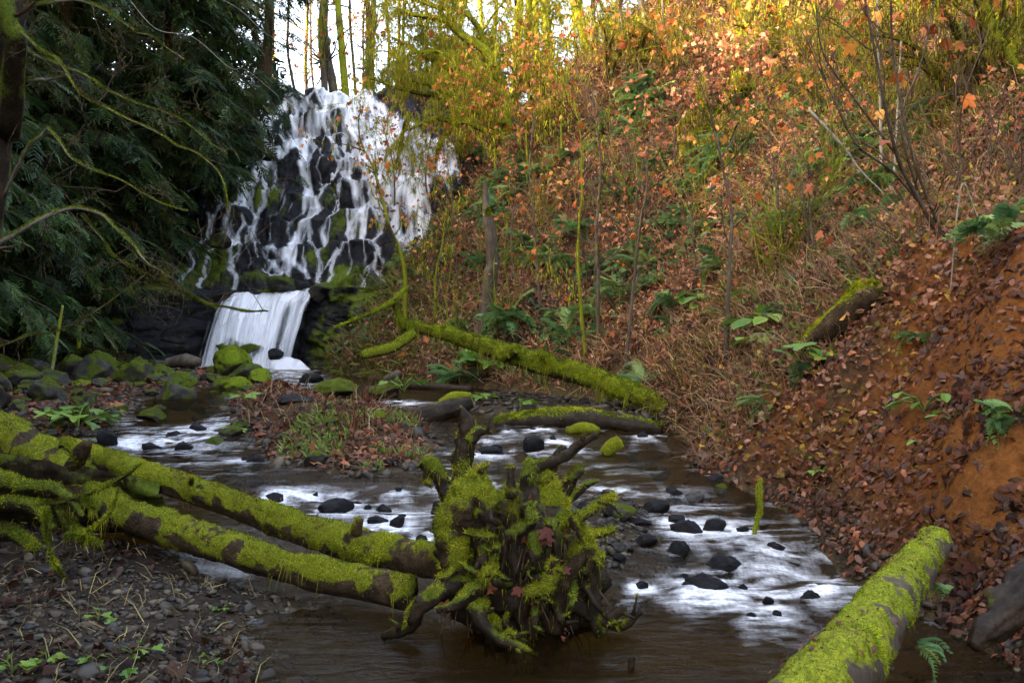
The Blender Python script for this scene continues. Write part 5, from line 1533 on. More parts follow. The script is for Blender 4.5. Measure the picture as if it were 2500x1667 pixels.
# bare shrub on the spur
t0 = px(2375, 690, 10.4); t0[2] = terrain(t0[0], t0[1]) + .02
shr = thing("bare_shrub", "large bare many-stemmed shrub arching over the right slope", "shrub", t0)
tw, mains = MB(), []
for pts, r in [([(2370, 672), (2305, 577), (2245, 490), (2190, 380), (2150, 200), (2105, -40)], .036), ([(2370, 672), (2320, 585), (2270, 500), (2215, 330), (2180, 120), (2175, -60)], .026), ([(2250, 500), (2180, 420), (2090, 350), (2030, 230), (1960, 80)], .018),
               ([(2245, 480), (2200, 300), (2250, 150), (2290, -40)], .018), ([(2360, 660), (2250, 690), (2150, 690), (2060, 640)], .014), ([(2190, 380), (2100, 260), (2010, 130), (1990, -20)], .016), ([(2240, 620), (2160, 560), (2060, 520), (1990, 530)], .010),
               ([(2290, 560), (2340, 420), (2350, 250), (2420, 60)], .014), ([(2370, 672), (2250, 640), (2150, 600), (2080, 560)], .010), ([(2320, 760), (2310, 660), (2370, 560), (2440, 470)], .016), ([(2180, 300), (2240, 250), (2330, 230)], .009), ([(2120, 120), (2040, 60), (1950, 20)], .009)]:
    P = np.array([px(u, v, 10.4 - .25 * i_ + rng.normal() * .05) for i_, (u, v) in enumerate(pts)])
    if pts[0][0] == 2370: P[0] = t0
    Q = smooth_path(P, 6)
    b = MB(); tube(b, Q, np.linspace(r, r * .3, len(Q)), 7, moss=moss_w(.3, r * 99, 3, -.25, .7), rough=.12, freq=12)
    part("stem", b, M_BARKG, shr)
    for k in range(7):
        i_ = rng.integers(4, len(Q)); dd = unit(Q[min(i_ + 1, len(Q) - 1)] - Q[i_ - 1]) + rng.normal(size=3) * .5
        out = []; grow(Q[i_], unit(dd), rng.uniform(.4, 1.0), r * .35, 1, out, .3, .1, (1, 4), None, 4)
        for pp, rr in out: tube(tw, pp, np.maximum(rr, .002), 3)
part("twigs", tw, M_TWIG, shr, kind="stuff")
lb = MB(); Vt, _, _ = tw.arrays(); leaves_at(lb, Vt, 26, .13, [(.28, .07, .03), (.36, .12, .05)], spread=.02)
part("leaves", lb, M_LEAF, shr, smooth=False, kind="stuff")
for lab, pts, r in (("white leaning dead branch in the right slope leaves", [(1975, 268), (2063, 363), (2098, 413), (2163, 478)], .022), ("white arched dead branch near the upright crest fern", [(2316, 444), (2345, 460), (2375, 500), (2402, 574)], .007),
                    ("thin white upright stem behind the bare shrub", [(2152, 420), (2149, 250), (2144, 100), (2142, -20)], .026), ("second thin pale stem right of the white upright one", [(2180, 430), (2192, 250), (2200, 100)], .018)):
    g = ground_at(*pts[-1 if "branch" in lab else 0], water=False)
    Y_ = max(min(g[1], 17.0) - .3, 7.5)
    P = np.array([px(u, v, Y_) for u, v in pts])
    if "upright" in lab or "pale" in lab: P[0][2] = terrain(P[0][0], P[0][1]) - .05
    t = thing("dead_branch" if "branch" in lab else "pale_sapling", lab, "branch" if "branch" in lab else "sapling", P[0])
    b = MB(); Q = smooth_path(P, 6); tube(b, Q, np.linspace(r, r * .6, len(Q)), 7, rough=.15, freq=10, moss=moss_w(.5, 1, 3, -.35, .4)); part("stem", b, M_PALE, t)
    out = []; tb = MB()
    for k in range(5): grow(Q[rng.integers(3, len(Q))], unit(rng.normal(size=3) + (0, 0, .6)), .5, r * .3, 1, out, .3, .1, (1, 3), None, 4)
    for pp, rr in out: tube(tb, pp, np.maximum(rr, .002), 3)
    part("twigs", tb, M_TWIG, t, kind="stuff")

# root and pole along the spur crest
log_thing("crest_root", "dark curving root along the crest of the earth slope", "root", [(2210, 780, 9.9, .07), (2270, 735, 9.8, .075), (2340, 690, 9.6, .06), (2370, 650, 9.4, .06), (2420, 590, 9.1, .05), (2520, 530, 8.8, .03)],
          mat=M_BARKD, nf=1800, n=12, rough=.3, mo=moss_w(.4, 1, 2, -.1, .7))

# broken snag
sn = pxs([(1175, 830), (1192, 720), (1202, 620), (1188, 520), (1184, 438)])
t = thing("broken_snag", "broken-off bare tree snag standing behind the fallen tree", "snag", sn[0])
b = MB(); Q = smooth_path(np.hstack([np.array(sn), np.array([[.25], [.18], [.14], [.11], [.03]])]), 12)
tube(b, Q[:, :3], Q[:, 3], 18, rough=.3, freq=5, moss=moss_w(.3, 3, 1.6, -.42, 1.0), ridges=.06, bark=.1)
part("trunk", b, M_BARKG, t)
part("moss", fuzz(b, 900, L=(.03, .06), W=.02, thr=.5), M_MOSSB, t, smooth=False, kind="stuff")

# ------------------------------------------------------------------ mossy maples and the trees on the rim
def moss_tree(label, limbs, mat=M_BARK, mo=.35, hang=60, twig=3, tl=1.4, leaves=0, name="mossy_tree", cat="tree", group=None, hl=(.15, .7), pal=None, tdepth=1, lpal=ORANGE, fzn=1500, wide=.05, fsc=1.0, limb_mat=None, limb_mo=None):
    """limbs: list of (world points, r0, r1); the first one is the trunk"""
    P0 = np.array(limbs[0][0]); t = thing(name, label, cat, P0[0], group)
    tips, out, hb = [], [], MB()
    for i, (P, r0, r1) in enumerate(limbs):
        P = np.array(P); Q = smooth_path(P, 6); L = np.linalg.norm(P[-1] - P[0])
        Q = Q + .025 * L * np.stack([fbm(np.arange(len(Q)) * .21 + k * 7 + i * 3, np.full(len(Q), P0[0, 0] + k), oct=2) for k in range(3)], 1) * np.clip(np.arange(len(Q)) / 5, 0, 1)[:, None]
        b = MB(); R_ = np.linspace(r0, r1, len(Q))
        mo_ = mo if i < 2 or limb_mo is None else limb_mo
        tube(b, Q, R_, 10, moss=moss_w(.0, i * 2.3 + P0[0, 0], 1.4 if limb_mo is None else 3.0, mo_ - .3, .6 if limb_mo is None else 1.0), rough=.2, freq=3 if limb_mo is None else 14, seed=i)
        po = part("trunk" if i == 0 else "limb", b, mat if i < 2 or limb_mat is None else limb_mat, t)
        if fzn: part("moss", fuzz(b, fzn, L=(.03 * fsc, .08 * fsc), W=.03 * fsc, pal=pal or MOSS_PAL), M_MOSSB, po, smooth=False, kind="stuff")
        for k in range(int(twig * L / 2 + 1)):
            j = rng.integers(len(Q) // 4, len(Q)); d_ = unit(Q[min(j + 1, len(Q) - 1)] - Q[j - 1]) * .6 + rng.normal(size=3) * .7
            grow(Q[j], unit(d_), tl * rng.uniform(.5, 1.2), max(R_[j] * .35, .015 * fsc), tdepth, out, .4, .05, (2, 4), tips, 5)
        if hang:
            m = int(hang * L); j = rng.integers(0, len(Q), m)
            q = Q[j] + rng.normal(size=(m, 3)) * .04 - np.array([0, 0, 1]) * R_[j][:, None] * .6
            blades(hb, q, np.array([0, 0, -1.]) + rng.normal(size=(m, 3)) * .15, rng.uniform(*hl, m) * rng.random(m) ** .7, wide, mixcol((pal or MOSS_PAL) + MOSS_BROWN, m, .2))
    tb = MB()
    for pp, rr in out:
        tube(tb, pp, np.maximum(rr, .007 * fsc), 3, moss=max(mo, .0))
        if hang:
            m = int(hang * .07 * len(pp) + rng.random()); q = pp[rng.integers(len(pp), size=m)] + rng.normal(size=(m, 3)) * .04
            blades(hb, q, np.array([0, 0, -1.]) + rng.normal(size=(m, 3)) * .25, rng.uniform(hl[0] * .4, hl[1] * .5, m), wide * .6, mixcol((pal or MOSS_PAL) + MOSS_BROWN, m, .2))
    part("twigs", tb, M_TWIG if mo < .3 else M_BARK, t, kind="stuff")
    if hb.V: part("hanging_moss", hb, M_MOSSB, t, smooth=False, kind="stuff")
    if leaves:
        lb = MB(); leaves_at(lb, [q[0] for q in tips], leaves, .22, lpal, spread=.25); part("leaves", lb, M_LEAF, t, smooth=False, kind="stuff")
    return t


def L_(pts, Y, r0, r1, ground=False, dY=0):
    P = [px(u, v, Y + dY * i) for i, (u, v) in enumerate(pts)]
    if ground: P[0][2] = terrain(P[0][0], P[0][1]) - .2
    return (P, r0, r1)


moss_tree("big sprawling vine maple draped in yellow-green moss above the falls", [L_([(1245, 330), (1225, 230), (1170, 110), (1080, 55), (960, 30)], 31.5, .24, .06, True), L_([(1232, 300), (1150, 265), (1080, 225), (1000, 195)], 31.2, .12, .05),
          L_([(1225, 340), (1140, 300), (1070, 290), (1000, 315)], 30.8, .12, .04), L_([(1180, 240), (1120, 160), (1060, 125), (1000, 130)], 31.5, .11, .04), L_([(1235, 260), (1170, 60), (1060, 20), (930, -20)], 32, .12, .05),
          L_([(1120, 300), (1080, 340), (1060, 410)], 30.6, .08, .03), L_([(1240, 300), (1280, 150), (1290, -30)], 32, .16, .1), L_([(1100, 240), (1000, 225), (900, 190)], 31.6, .09, .03),
          L_([(1170, 180), (1080, 160), (960, 90)], 31.8, .09, .03), L_([(1000, 280), (985, 320), (970, 400)], 30.8, .06, .02)], hang=42, twig=9, tl=1.6, mo=.65, leaves=220, tdepth=2, fzn=2200, wide=.035, pal=[(.26, .25, .014), (.2, .2, .014), (.33, .30, .02)])
moss_tree("vine maple with drooping mossy boughs on the bulge of the slope", [L_([(1760, 360), (1740, 290), (1700, 240)], 24, .14, .05, True), L_([(1745, 300), (1820, 285), (1890, 300), (1910, 330)], 23.8, .09, .03), L_([(1745, 310), (1690, 330), (1650, 400)], 23.8, .09, .03),
          L_([(1750, 340), (1800, 350), (1850, 400)], 23.6, .08, .03), L_([(1740, 290), (1780, 230), (1850, 210)], 24, .08, .03)], hang=70, twig=5, tl=1.1, mo=.6, hl=(.2, .9), pal=MOSS_DARK + MOSS_PAL[:2], tdepth=2, wide=.03)
moss_tree("low mossy maple on the rim, arched limb reaching left", [L_([(1765, 135), (1722, 95), (1700, 50), (1690, -40)], 30, .3, .16, True), L_([(1700, 40), (1640, 32), (1580, 50), (1520, 88)], 29.8, .14, .06), L_([(1695, 30), (1715, 10), (1750, -40)], 30, .1, .05)], hang=70, twig=5, tl=1.4, mo=.5, tdepth=2)
moss_tree("leaning moss-covered dead tree high on the right slope", [L_([(2240, 240), (2290, 160), (2325, 60), (2345, -30)], 22, .2, .1, True), L_([(2300, 150), (2320, 140), (2322, 170)], 21.9, .08, .03), L_([(2285, 170), (2250, 230), (2235, 240)], 21.9, .09, .04)], hang=110, twig=3, tl=.9, mo=.7, hl=(.2, .8), pal=[(.3, .3, .015), (.22, .24, .012)])

RIM = [  # label, base u,v, top u, radius px, distance, mossiness
    ("grey-brown trunk on the rim above the falls, thickest there", 820, 205, 822, 14, 44, .1), ("mossy trunk just left of the thickest rim trunk", 795, 205, 800, 11, 43.5, .35), ("green mossy trunk just right of the thickest rim trunk", 846, 205, 838, 12, 43.2, .45),
    ("dark straight trunk against the white sky right of the falls lip", 893, 170, 893, 9, 46, .2), ("leaning dark trunk against the sky", 908, 165, 950, 10, 46, .25), ("thin trunk in the sky gap", 870, 180, 862, 5, 48, .2), ("slender trunk at the right of the sky gap", 965, 150, 968, 6, 49, .25), ("thin trunk behind the cedar tips", 745, 200, 752, 6, 50, .2), ("thin trunk beside the cedar edge", 700, 200, 690, 7, 50, .2),
    ("very thin bare trunk in the sky gap, left of the thick one", 770, 205, 778, 4, 49, .1), ("very thin leaning trunk in the sky gap, right of the thick one", 880, 185, 905, 4, 50, .1), ("slim bare trunk under the cedar edge in the sky gap", 725, 205, 732, 5, 47, .1),
    ("slim bare trunk at the right end of the sky gap", 935, 175, 930, 5, 48, .2), ("slim mossy trunk behind the vine maple boughs", 1000, 160, 1010, 6, 47, .4), ("thin bare trunk behind the vine maple boughs", 1040, 160, 1030, 5, 48, .3),
    ("bright mossy trunk on the rim, left of the bright pair", 1375, 120, 1370, 17, 38, .8), ("thin bright stem between the bright mossy trunks", 1394, 110, 1394, 6, 38, .8), ("bright mossy trunk on the rim, right of the bright pair", 1434, 125, 1420, 17, 37, .8),
    ("olive trunk left of the bright mossy pair", 1300, 150, 1305, 15, 39, .5), ("second olive trunk left of the bright mossy pair", 1332, 140, 1330, 14, 40, .5), ("dark trunk right of the bright mossy pair", 1486, 110, 1484, 11, 41, .2), ("thin dark trunk right of the bright mossy pair", 1462, 115, 1462, 7, 41, .2),
    ("thin grey trunk left of the rail fence", 1530, 90, 1534, 7, 45, .2), ("pale trunk left of the rail fence", 1585, 90, 1584, 8, 44, .2), ("slender grey trunk near the arched limb", 1625, 80, 1622, 5, 44, .2), ("grey trunk with a mossy side right of the rail fence", 1788, 125, 1782, 16, 31, .35),
    ("slim sunlit trunk leaning beside the grey one", 1833, 110, 1810, 7, 31, .7), ("sunlit trunk far right on the rim, left of three", 2160, 60, 2165, 8, 31, .7), ("sunlit trunk far right on the rim, middle of three", 2205, 60, 2203, 13, 31, .7), ("sunlit trunk far right on the rim, right of three", 2250, 60, 2252, 8, 31, .7),
    ("big sunlit mossy trunk in the top right corner, left one", 2462, 180, 2425, 20, 21, .55), ("big sunlit mossy trunk in the top right corner, right one", 2500, 190, 2480, 22, 20.8, .5),
    ("thin sunlit trunk on the rim left of the corner trunks", 2010, 70, 2012, 6, 33, .6), ("thin sunlit mossy trunk behind the slope shrubs", 1905, 80, 1900, 7, 34, .6), ("olive mossy trunk beside the vine maple", 1240, 170, 1248, 11, 40, .55), ("slender olive trunk beside the vine maple", 1180, 150, 1190, 8, 42, .5), ("distant thin trunk above the vine maple", 1080, 150, 1085, 7, 46, .4)]
for lab, u, v, ut, rp, Y, mo in RIM:
    r = rp / PX * Y
    if u > 1150:
        p0 = ground_at(u, v, water=False); Y = p0[1]; r = rp / PX * Y; p0 = p0 - (0, 0, .15)
    else:
        p0 = px(u, v, Y); p0[2] = min(p0[2], terrain(p0[0], p0[1])) - .1
    r = r * .8
    pt = px(ut, -260, Y); mid = p0 * .55 + pt * .45 + np.array([rng.normal() * .35, 0, 0])
    limbs = [([p0, mid, pt], r, r * .7)]
    for k in range(rng.integers(2, 5)):
        h_ = rng.uniform(.35, .95); q = p0 * (1 - h_) + pt * h_; a = rng.uniform(0, 6.28); ll = rng.uniform(1.2, 3.0)
        limbs.append(([q, q + (math.cos(a) * ll * .5, math.sin(a) * ll * .3, .35 * ll), q + (math.cos(a) * ll, math.sin(a) * ll * .5, .35 * ll * rng.uniform(.4, 2))], r * .35, .02))
    moss_tree(lab, limbs, M_BARK if mo > .4 else M_BARKG, mo, hang=int(30 * mo), twig=4.5 if Y > 42 else 3.0, tl=1.7, leaves=60 if Y > 40 else 20, name="rim_tree", group="trees along the rim", tdepth=1, fzn=int(2400 * mo), pal=[(.32, .31, .012), (.24, .25, .012), (.38, .34, .02)] if mo > .5 else None)

# rail fence by the road on the rim
p0, p1 = px(1560, 62, 41), px(1760, 40, 36)
fz_ = thing("rail_fence", "pale wooden rail fence on the rim among the trees", "fence", (p0 + p1) / 2 - (0, 0, 1))
d_ = unit(p1 - p0)
for k in range(5):
    q = p0 + (p1 - p0) * (k / 4); g_ = terrain(q[0], q[1]); b = MB()
    tube(b, np.array([[q[0], q[1], min(g_, q[2] - .6) - .1], [q[0], q[1], q[2] + .15]]), .09, 6, rough=.05)
    part("post", b, M_PALE, fz_)
for dz in (0, -.45):
    b = MB(); V, F3, F4, N = tube_arrays(np.array([p0 - d_ * 2 + (0, 0, dz), p1 + d_ * 1 + (0, 0, dz)]), [.13, .13], 4); b.add(V, F3, F4); part("rail", b, M_PALE, fz_, smooth=False)

# ------------------------------------------------------------------ evergreens of the left bank
def spray(seed):
    """flat drooping cedar spray along +X"""
    r_ = np.random.default_rng(seed); V, F = [], []
    n = 9
    for i in range(n):
        t = (i + .5) / n
        for s in (-1, 1):
            l = .44 * math.sin(math.pi * (t * .75 + .2)) * r_.uniform(.55, 1.2); a = r_.uniform(.5, .95)
            p = np.array([t, 0, -.35 * t * t]); e = p + np.array([math.cos(a) * l, s * math.sin(a) * l, -.15 * l - .25 * l * l])
            w = np.array([.03, 0, 0]); b = len(V)
            V += [p - w, p + w, e, (p + e) / 2 + np.array([-.02, s * .07, -.01])]
            F += [(b, b + 1, b + 2), (b, b + 2, b + 3)]
    b = len(V); V += [np.array([.9, -.03, -.3]), np.array([.9, .03, -.3]), np.array([1.12, 0, -.5])]; F.append((b, b + 1, b + 2))
    return np.array(V), np.array(F)


SPR = [spray(k) for k in range(4)]
CEDAR = [(.013, .030, .007), (.024, .048, .011), (.038, .066, .013), (.007, .016, .005), (.05, .055, .012), (.02, .046, .014)]


def evergreen(label, base, H, rad, nbr, per, z0=.12, r=.28, size=.75, pal=CEDAR, name="cedar_tree", group="evergreens of the left bank", azb=None):
    t = thing(name, label, "tree", base, group)
    b = MB(); top = np.array(base) + (rng.normal() * .3, rng.normal() * .3, H)
    Q = smooth_path(np.array([np.array(base) - (0, 0, .3), (np.array(base) + top) / 2 + rng.normal(size=3) * .15, top]), 8)
    tube(b, Q, np.linspace(r, .03, len(Q)), 9, moss=moss_w(.2, base[0], 1, -.1, .6), rough=.12)
    part("trunk", b, M_BARK, t)
    bb, cb = MB(), MB()
    for k in range(nbr):
        h = z0 + (1 - z0) * rng.random() ** 1.15
        p = Q[0] + (top - Q[0]) * h
        a = rng.uniform(0, 6.28) if azb is None or rng.random() < .35 else azb + rng.normal() * .9
        l = rad * (1 - h * .75) * rng.uniform(.6, 1.1)
        tt = np.linspace(0, 1, 9)[:, None]
        dr = np.array([math.cos(a), math.sin(a), 0])
        P = p + dr * l * tt + np.array([0, 0, 1.]) * (.10 * l * np.sin(tt * 2.2) - .38 * l * tt ** 2)
        tube(bb, P[::2], np.linspace(.03, .006, 5), 3)
        m = int(per * (.4 + l / rad))
        u_ = rng.uniform(.12, 1, m) ** .8
        q = np.stack([np.interp(u_, tt[:, 0], P[:, i]) for i in range(3)], 1) + rng.normal(size=(m, 3)) * .06
        sd = np.cross(dr, [0, 0, 1]); s = np.sign(rng.normal(size=m))[:, None]
        d = dr * rng.uniform(.3, .9, (m, 1)) + sd * s * rng.uniform(.1, 1, (m, 1)) + np.array([0, 0, -1.]) * rng.uniform(.1, .7, (m, 1))
        shade = 1.0
        for g in range(4):
            sel = np.arange(m) % 4 == g
            if sel.any(): scatter(cb, *SPR[g], q[sel], basis_x(d[sel], roll=rng.normal(size=sel.sum()) * .35), size * rng.uniform(.5, 1.15, sel.sum()), mixcol(pal, sel.sum(), .25))
    part("branches", bb, M_TWIG, t, kind="stuff")
    part("crown", cb, M_GREEN, t, smooth=False, kind="stuff")


def gz(x, y): return (x, y, float(terrain(x, y)))


evergreen("dark cedar leaning its boughs over the left side of the upper fall", gz(-12.2, 32.0), 19, 4.8, 190, 23, .27, azb=-.5, size=.82)
evergreen("dense cedar second from the falls on the left bank", gz(-14.2, 28.6), 18, 4.8, 165, 21, .15, azb=-1.0, size=.82)
evergreen("broad cedar in the middle of the left bank", gz(-15.0, 25.0), 18, 5.2, 160, 20, .08, azb=-.8, size=.85)
evergreen("cedar with pale green boughs low over the left bank", gz(-13.2, 20.5), 15, 4.2, 120, 24, .16, azb=-.5, size=.52, pal=[(.035, .075, .016), (.05, .085, .018), (.022, .045, .012)])
evergreen("cedar at the upper left edge behind the mossy maple", gz(-12.2, 15.5), 15, 3.8, 100, 22, .22, azb=-.4, size=.48)
evergreen("cedar behind the others high on the left bank", gz(-17.5, 33.0), 17, 5.0, 110, 13, .05, size=1.1)
evergreen("tall cedar near the left brink of the falls", gz(-12.6, 37.5), 14, 4.3, 110, 17, .02, size=.75)
evergreen("slim conifer beside the falls lip showing against the sky", gz(-11.4, 42.0), 13, 3.0, 110, 15, .0)
evergreen("far cedar filling the gap behind the left bank, nearer the falls", gz(-20.5, 36.0), 18, 5.0, 75, 12, .02, size=1.9)
evergreen("far cedar filling the gap behind the left bank, nearer the frame edge", gz(-22.5, 29.0), 19, 5.2, 75, 12, .02, size=1.9)
evergreen("distant cedar above the left bank, closest to the falls lip", gz(-15.0, 44.5), 13, 4.2, 60, 11, .0, size=2.0)
evergreen("distant cedar above the left bank, second from the falls lip", gz(-18.5, 43.0), 14, 4.6, 64, 11, .0, size=2.0)
evergreen("distant cedar above the left bank, third from the falls lip", gz(-22.5, 41.0), 15, 4.8, 64, 11, .0, size=2.0)
evergreen("distant cedar above the left bank, farthest from the falls", gz(-26.0, 38.0), 15, 5.0, 64, 11, .0, size=2.0)
for x, y, h in [(-13.0, 6, 15), (-11, 3, 16), (-10, -4, 16), (-11.5, -11, 17), (-15, 7, 17), (-16, 0, 17), (-17, 13, 16), (-18, 20, 16), (-20, 27, 15), (-8.5, -8, 15), (-16, -8, 17)]:  # unseen cedars, added to keep the sun off the lower ravine
    evergreen("unseen cedar added for shade beyond the left frame edge standing %.0f metres %s the camera" % (abs(y), "behind" if y < 0 else "ahead of"), gz(x, y), h, 4.4, 46, 8, .12, size=2.2, group="unseen shade cedars left of the view")

# the mossy maple at the left frame edge and its long pale branches
moss_tree("shadowed mossy maple trunk at the left frame edge with long pale branches", [
    ([px(-110, 1000, 8.2), px(-50, 640, 8.2), px(0, 330, 8.1), px(45, 130, 8.0), px(80, -60, 8.0)], .15, .08),
    ([px(20, 330, 8.1), px(45, 120, 7.6), px(20, 60, 7.5), px(-20, -40, 7.4)], .1, .06),
    ([px(30, 62, 7.6), px(90, 110, 7.3), px(160, 190, 7.1), px(270, 265, 6.9), px(420, 360, 6.8), px(510, 410, 6.7), px(560, 515, 6.6)], 0.0136, 0.0037),
    ([px(70, 125, 7.6), px(180, 175, 7.4), px(280, 240, 7.2), px(420, 290, 7.0), px(560, 380, 6.9)], 0.0136, 0.0031),
    ([px(60, 15, 7.8), px(200, 5, 7.6), px(300, 50, 7.5), px(360, 90, 7.4), px(450, 150, 7.3)], 0.0136, 0.0031),
    ([px(45, 195, 7.9), px(110, 195, 7.8), px(165, 185, 7.7)], 0.0217, 0.0074),
    ([px(10, 480, 8.0), px(75, 360, 7.6), px(120, 315, 7.4), px(190, 400, 7.2), px(280, 430, 7.1), px(350, 480, 7.0), px(455, 510, 6.9)], 0.0149, 0.0031),
    ([px(-60, 640, 6.6), px(30, 580, 6.4), px(130, 525, 6.3), px(220, 512, 6.2), px(290, 560, 6.2), px(335, 620, 6.1), px(385, 670, 6.1)], 0.0217, 0.0037),
    ([px(200, 525, 6.25), px(250, 590, 6.2), px(300, 640, 6.1), px(390, 685, 6.1), px(520, 760, 6.0)], 0.0074, 0.0019),
    ([px(360, 665, 6.1), px(280, 720, 6.1), px(180, 790, 6.1), px(60, 820, 6.2), px(-40, 860, 6.2)], 0.0043, 0.0037),
    ([px(390, 685, 6.1), px(480, 730, 6.1), px(590, 758, 6.1), px(650, 758, 6.1)], 0.0037, 0.0012)],
    mat=M_BARKD, limb_mat=M_PALE, limb_mo=.22, mo=.26, hang=24, twig=6, tl=.5, hl=(.01, .06), fzn=7000, fsc=.22, name="mossy_maple", wide=.004, pal=MOSS_DARK, tdepth=2)
for lab, pts, r in (("thin pale branch sweeping down across the dark cedars, upper", [(300, -20), (380, 70), (470, 90), (560, 165), (600, 170), (680, 235)], .004), ("thin pale twig crossing before the falls lip", [(500, -20), (580, 20), (640, 75), (690, 110), (720, 165), (762, 205)], .003)):
    P = np.array([px(u, v, 7.4) for u, v in pts]); t = thing("pale_branch", lab, "branch", P[0]); b = MB(); Q = smooth_path(P, 6); tube(b, Q, np.linspace(r, r * .4, len(Q)), 6, rough=.1, freq=12, moss=moss_w(.5, 1, 3, -.3, .5)); part("stem", b, M_PALE, t)

# ------------------------------------------------------------------ ground cover
def wedge(n, y0, y1, a0=-.72, a1=.72):
    y = np.exp(rng.uniform(math.log(y0), math.log(y1), n)); return y * rng.uniform(a0, a1, n), y


def litter(name, label, n, y0, y1, sel, pal, size, tmpl, lift=.02, tilt=.45, mat=M_LEAF, cat=None, grow_=.012, a=(-.72, .72)):
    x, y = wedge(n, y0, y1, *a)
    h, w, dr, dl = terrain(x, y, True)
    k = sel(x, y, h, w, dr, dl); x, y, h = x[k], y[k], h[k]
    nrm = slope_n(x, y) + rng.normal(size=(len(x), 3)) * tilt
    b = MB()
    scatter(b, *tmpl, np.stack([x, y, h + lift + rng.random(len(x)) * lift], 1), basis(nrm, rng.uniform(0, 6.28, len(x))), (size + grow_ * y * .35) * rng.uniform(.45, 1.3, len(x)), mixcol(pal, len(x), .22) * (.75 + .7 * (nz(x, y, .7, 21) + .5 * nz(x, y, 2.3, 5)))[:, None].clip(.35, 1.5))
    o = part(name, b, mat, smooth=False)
    return tag(o, label, kind="stuff")


def nz(x, y, f, o=0): return fbm(x * f + o, y * f + o * 1.7, oct=3)


def right(x, y, h, w, dr, dl): return (dr > .05) & (x > -7)


litter("leaf_litter", "brown fallen leaves carpeting the far slope", 85000, 11, 48, lambda *a: right(*a), BROWNL + PURPL + [(.06, .035, .02), (.4, .2, .1)], .075, LEAFS, .04, .5, a=(-.28, .72))
litter("maple_leaf_litter", "large orange and tan fallen maple leaves on the slope", 9000, 13, 40, lambda *a: right(*a), BROWNL[2:] + ORANGE[:2] + [(.42, .27, .17), (.36, .2, .12)], .15, LEAF3, .06, .6, a=(-.28, .72))
litter("damp_leaf_litter", "damp purplish-brown leaves lying over the earth slope", 26000, 5, 13, lambda x, y, h, w, dr, dl: (dr > .0) & (nz(x, y, 1.1, 9) + .35 * nz(x, y, 4, 3) + .25 * (dr < .5) > -.24), PURPL + BROWNL[:2], .055, LEAFC, .01, .5, a=(.1, .85))
litter("damp_maple_leaf_litter", "scattered whole maple leaves on the earth slope", 900, 5, 13, lambda x, y, h, w, dr, dl: (dr > .1), PURPL + ORANGE[1:2], .10, LEAF5B, .02, .5, a=(.1, .85))
litter("island_leaf_litter", "brown leaf litter covering the creek island", 9000, 9.5, 22, lambda x, y, h, w, dr, dl: (sdpoly(x, y, ISLAND) > .05) & (nz(x, y, .9, 4) > -.5), BROWNL[:3] + PURPL, .075, LEAFC, .02, .5, a=(-.4, .1))
litter("gravel_leaf_litter", "dark wet leaves among the near gravel", 2600, 3.6, 8.5, lambda x, y, h, w, dr, dl: (sdpoly(x, y, GRAVEL) > .05) & (nz(x, y, 1.3, 6) > -.1), PURPL[:3] + [(.05, .03, .014), (.03, .018, .01)], .06, LEAFC, .02, .5, a=(-.75, -.1))
litter("rock_field_litter", "brown leaves and bark between the boulders", 5000, 11, 29, lambda x, y, h, w, dr, dl: (sdpoly(x, y, ROCKBAR) > 0), BROWNL[:3], .08, LEAFC, .02, .5, a=(-.72, -.2))
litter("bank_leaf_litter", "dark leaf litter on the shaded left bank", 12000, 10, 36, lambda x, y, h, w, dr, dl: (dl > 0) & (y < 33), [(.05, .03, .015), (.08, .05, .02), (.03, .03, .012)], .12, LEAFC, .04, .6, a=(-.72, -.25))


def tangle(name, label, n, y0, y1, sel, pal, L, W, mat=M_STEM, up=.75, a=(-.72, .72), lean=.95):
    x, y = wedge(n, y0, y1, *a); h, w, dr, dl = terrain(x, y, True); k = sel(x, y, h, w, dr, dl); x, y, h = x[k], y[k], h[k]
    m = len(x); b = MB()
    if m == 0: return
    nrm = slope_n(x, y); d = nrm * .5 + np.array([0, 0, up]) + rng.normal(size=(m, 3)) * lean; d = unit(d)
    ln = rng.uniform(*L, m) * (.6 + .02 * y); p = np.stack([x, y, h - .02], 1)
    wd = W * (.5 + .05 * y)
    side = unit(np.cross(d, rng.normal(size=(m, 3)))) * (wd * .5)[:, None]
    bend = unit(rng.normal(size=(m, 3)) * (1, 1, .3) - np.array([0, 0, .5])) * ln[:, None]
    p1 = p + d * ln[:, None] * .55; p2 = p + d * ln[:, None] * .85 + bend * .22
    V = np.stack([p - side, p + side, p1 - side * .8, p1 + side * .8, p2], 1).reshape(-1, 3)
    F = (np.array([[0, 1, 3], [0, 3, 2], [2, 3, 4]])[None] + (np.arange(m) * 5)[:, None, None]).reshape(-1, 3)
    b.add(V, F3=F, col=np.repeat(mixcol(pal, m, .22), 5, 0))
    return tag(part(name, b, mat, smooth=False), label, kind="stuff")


STEMC = [(.14, .08, .045), (.22, .13, .07), (.10, .05, .03), (.28, .2, .10), (.17, .07, .04)]
tangle("bramble_tangle", "tangle of thin brown bramble stems over the slope", 48000, 10, 46, lambda *a: right(*a), STEMC, (.25, .95), .010, a=(-.28, .72))
tangle("mossy_twig_tangle", "olive mossy twigs among the undergrowth of the slope", 26000, 13, 48, lambda x, y, h, w, dr, dl: right(x, y, h, w, dr, dl) & (nz(x, y, .22, 2) > -.05), [(.08, .075, .014), (.12, .10, .016), (.06, .045, .014), (.13, .08, .025)], (.3, 1.1), .012, M_MOSSB, a=(-.28, .72))
tangle("dry_grass", "straw-coloured dead grass at the foot of the slope", 7000, 12, 22, lambda x, y, h, w, dr, dl: (dr > 0) & (dr < 1.6), [(.4, .26, .1), (.3, .18, .07), (.48, .34, .14)], (.2, .6), .010, a=(-.2, .4))
